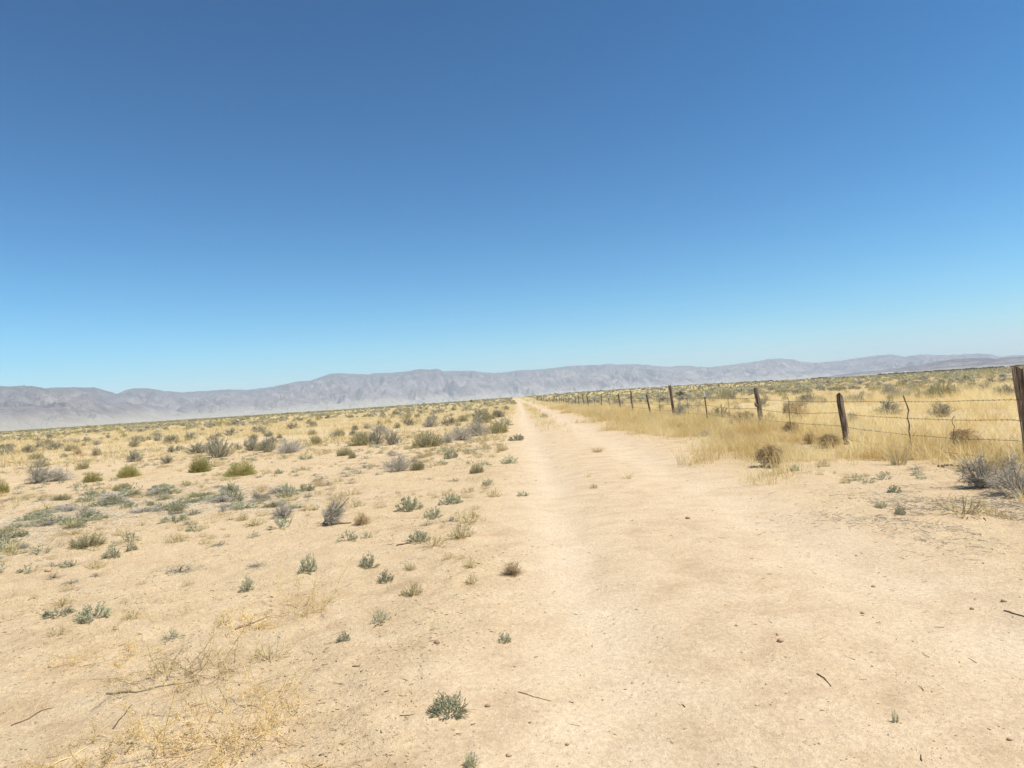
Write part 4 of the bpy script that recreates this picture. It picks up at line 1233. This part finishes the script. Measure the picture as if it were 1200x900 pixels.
# ------------------------------------------------------------------ air
def haze():
    mb = MB(); x0, x1, y0, y1, z0, z1 = -13500, 13500, -3500, 17000, -8, 720
    mb.add([[x0, y0, z0], [x1, y0, z0], [x1, y1, z0], [x0, y1, z0], [x0, y0, z1], [x1, y0, z1], [x1, y1, z1], [x0, y1, z1]],
           [[3, 2, 1, 0], [4, 5, 6, 7], [0, 1, 5, 4], [1, 2, 6, 5], [2, 3, 7, 6], [3, 0, 4, 7]], 0, .5)
    m, nt, N, Lk = new_mat('haze_air')
    p = N('ShaderNodeVolumePrincipled'); p.inputs['Density'].default_value = HAZE; p.inputs['Color'].default_value = (.68, .80, .99, 1)
    p.inputs['Anisotropy'].default_value = 0.0
    o = N('ShaderNodeOutputMaterial'); Lk(p.outputs[0], o.inputs['Volume'])
    ob = link('haze', mb.mesh('haze', [m])); tag(ob, 'thin pale desert haze over the plain and mountains', 'haze', kind='stuff')
HAZE = 6.2e-5
haze()

# ------------------------------------------------------------------ light, sky, camera
SUN_EL, SUN_AZ = math.radians(60), math.radians(105)      # azimuth from +Y, positive to the right
Sd = Vector((math.sin(SUN_AZ) * math.cos(SUN_EL), math.cos(SUN_AZ) * math.cos(SUN_EL), math.sin(SUN_EL)))
sl = bpy.data.lights.new('sun', 'SUN'); sl.energy = 4.2; sl.angle = math.radians(.55); sl.color = (1, .94, .845)
so = bpy.data.objects.new('sun', sl); COL.objects.link(so); so.rotation_euler = Sd.to_track_quat('Z', 'Y').to_euler(); so.location = (0, 0, 60)

SKYG = ((2.5, .125), (1.60, .412), (1.50, .366))
w = bpy.data.worlds.new('World'); SC.world = w; w.use_nodes = True
nt = w.node_tree; nt.nodes.clear()
sky = nt.nodes.new('ShaderNodeTexSky'); sky.sky_type = 'NISHITA'; sky.sun_disc = False
sky.sun_elevation = SUN_EL; sky.sun_rotation = SUN_AZ
sky.altitude = 900; sky.air_density = 1.0; sky.dust_density = 1.0; sky.ozone_density = 10.0
bg = nt.nodes.new('ShaderNodeBackground'); bg.inputs['Strength'].default_value = .108
wo = nt.nodes.new('ShaderNodeOutputWorld')
# deep, contrasty high-desert blue: each channel of the sky light gets its own power and gain
sp = nt.nodes.new('ShaderNodeSeparateColor'); cb = nt.nodes.new('ShaderNodeCombineColor')
nt.links.new(sky.outputs[0], sp.inputs[0])
for k, (g, a) in enumerate(SKYG):
    pw = nt.nodes.new('ShaderNodeMath'); pw.operation = 'POWER'; pw.inputs[1].default_value = g
    ml = nt.nodes.new('ShaderNodeMath'); ml.operation = 'MULTIPLY'; ml.inputs[1].default_value = a
    nt.links.new(sp.outputs[k], pw.inputs[0]); nt.links.new(pw.outputs[0], ml.inputs[0]); nt.links.new(ml.outputs[0], cb.inputs[k])
nt.links.new(cb.outputs[0], bg.inputs['Color'])
nt.links.new(bg.outputs[0], wo.inputs['Surface'])

cam = bpy.data.cameras.new('camera'); co = bpy.data.objects.new('camera', cam); COL.objects.link(co)
cam.sensor_fit = 'HORIZONTAL'; cam.sensor_width = 36; cam.lens = 36 * FPX / 1200
cam.clip_start = .05; cam.clip_end = 80000
R3 = Matrix(((right[0], up[0], -fwd[0]), (right[1], up[1], -fwd[1]), (right[2], up[2], -fwd[2])))
co.matrix_world = Matrix.Translation(Vector(CAM)) @ R3.to_4x4()
SC.camera = co

SC.view_settings.view_transform = 'Standard'
SC.view_settings.look = 'None'; SC.view_settings.gamma = 1; SC.view_settings.use_curve_mapping = False
SC.view_settings.exposure = .56
SC.cycles.max_bounces = 5; SC.cycles.diffuse_bounces = 3; SC.cycles.transparent_max_bounces = 4; SC.cycles.volume_bounces = 2
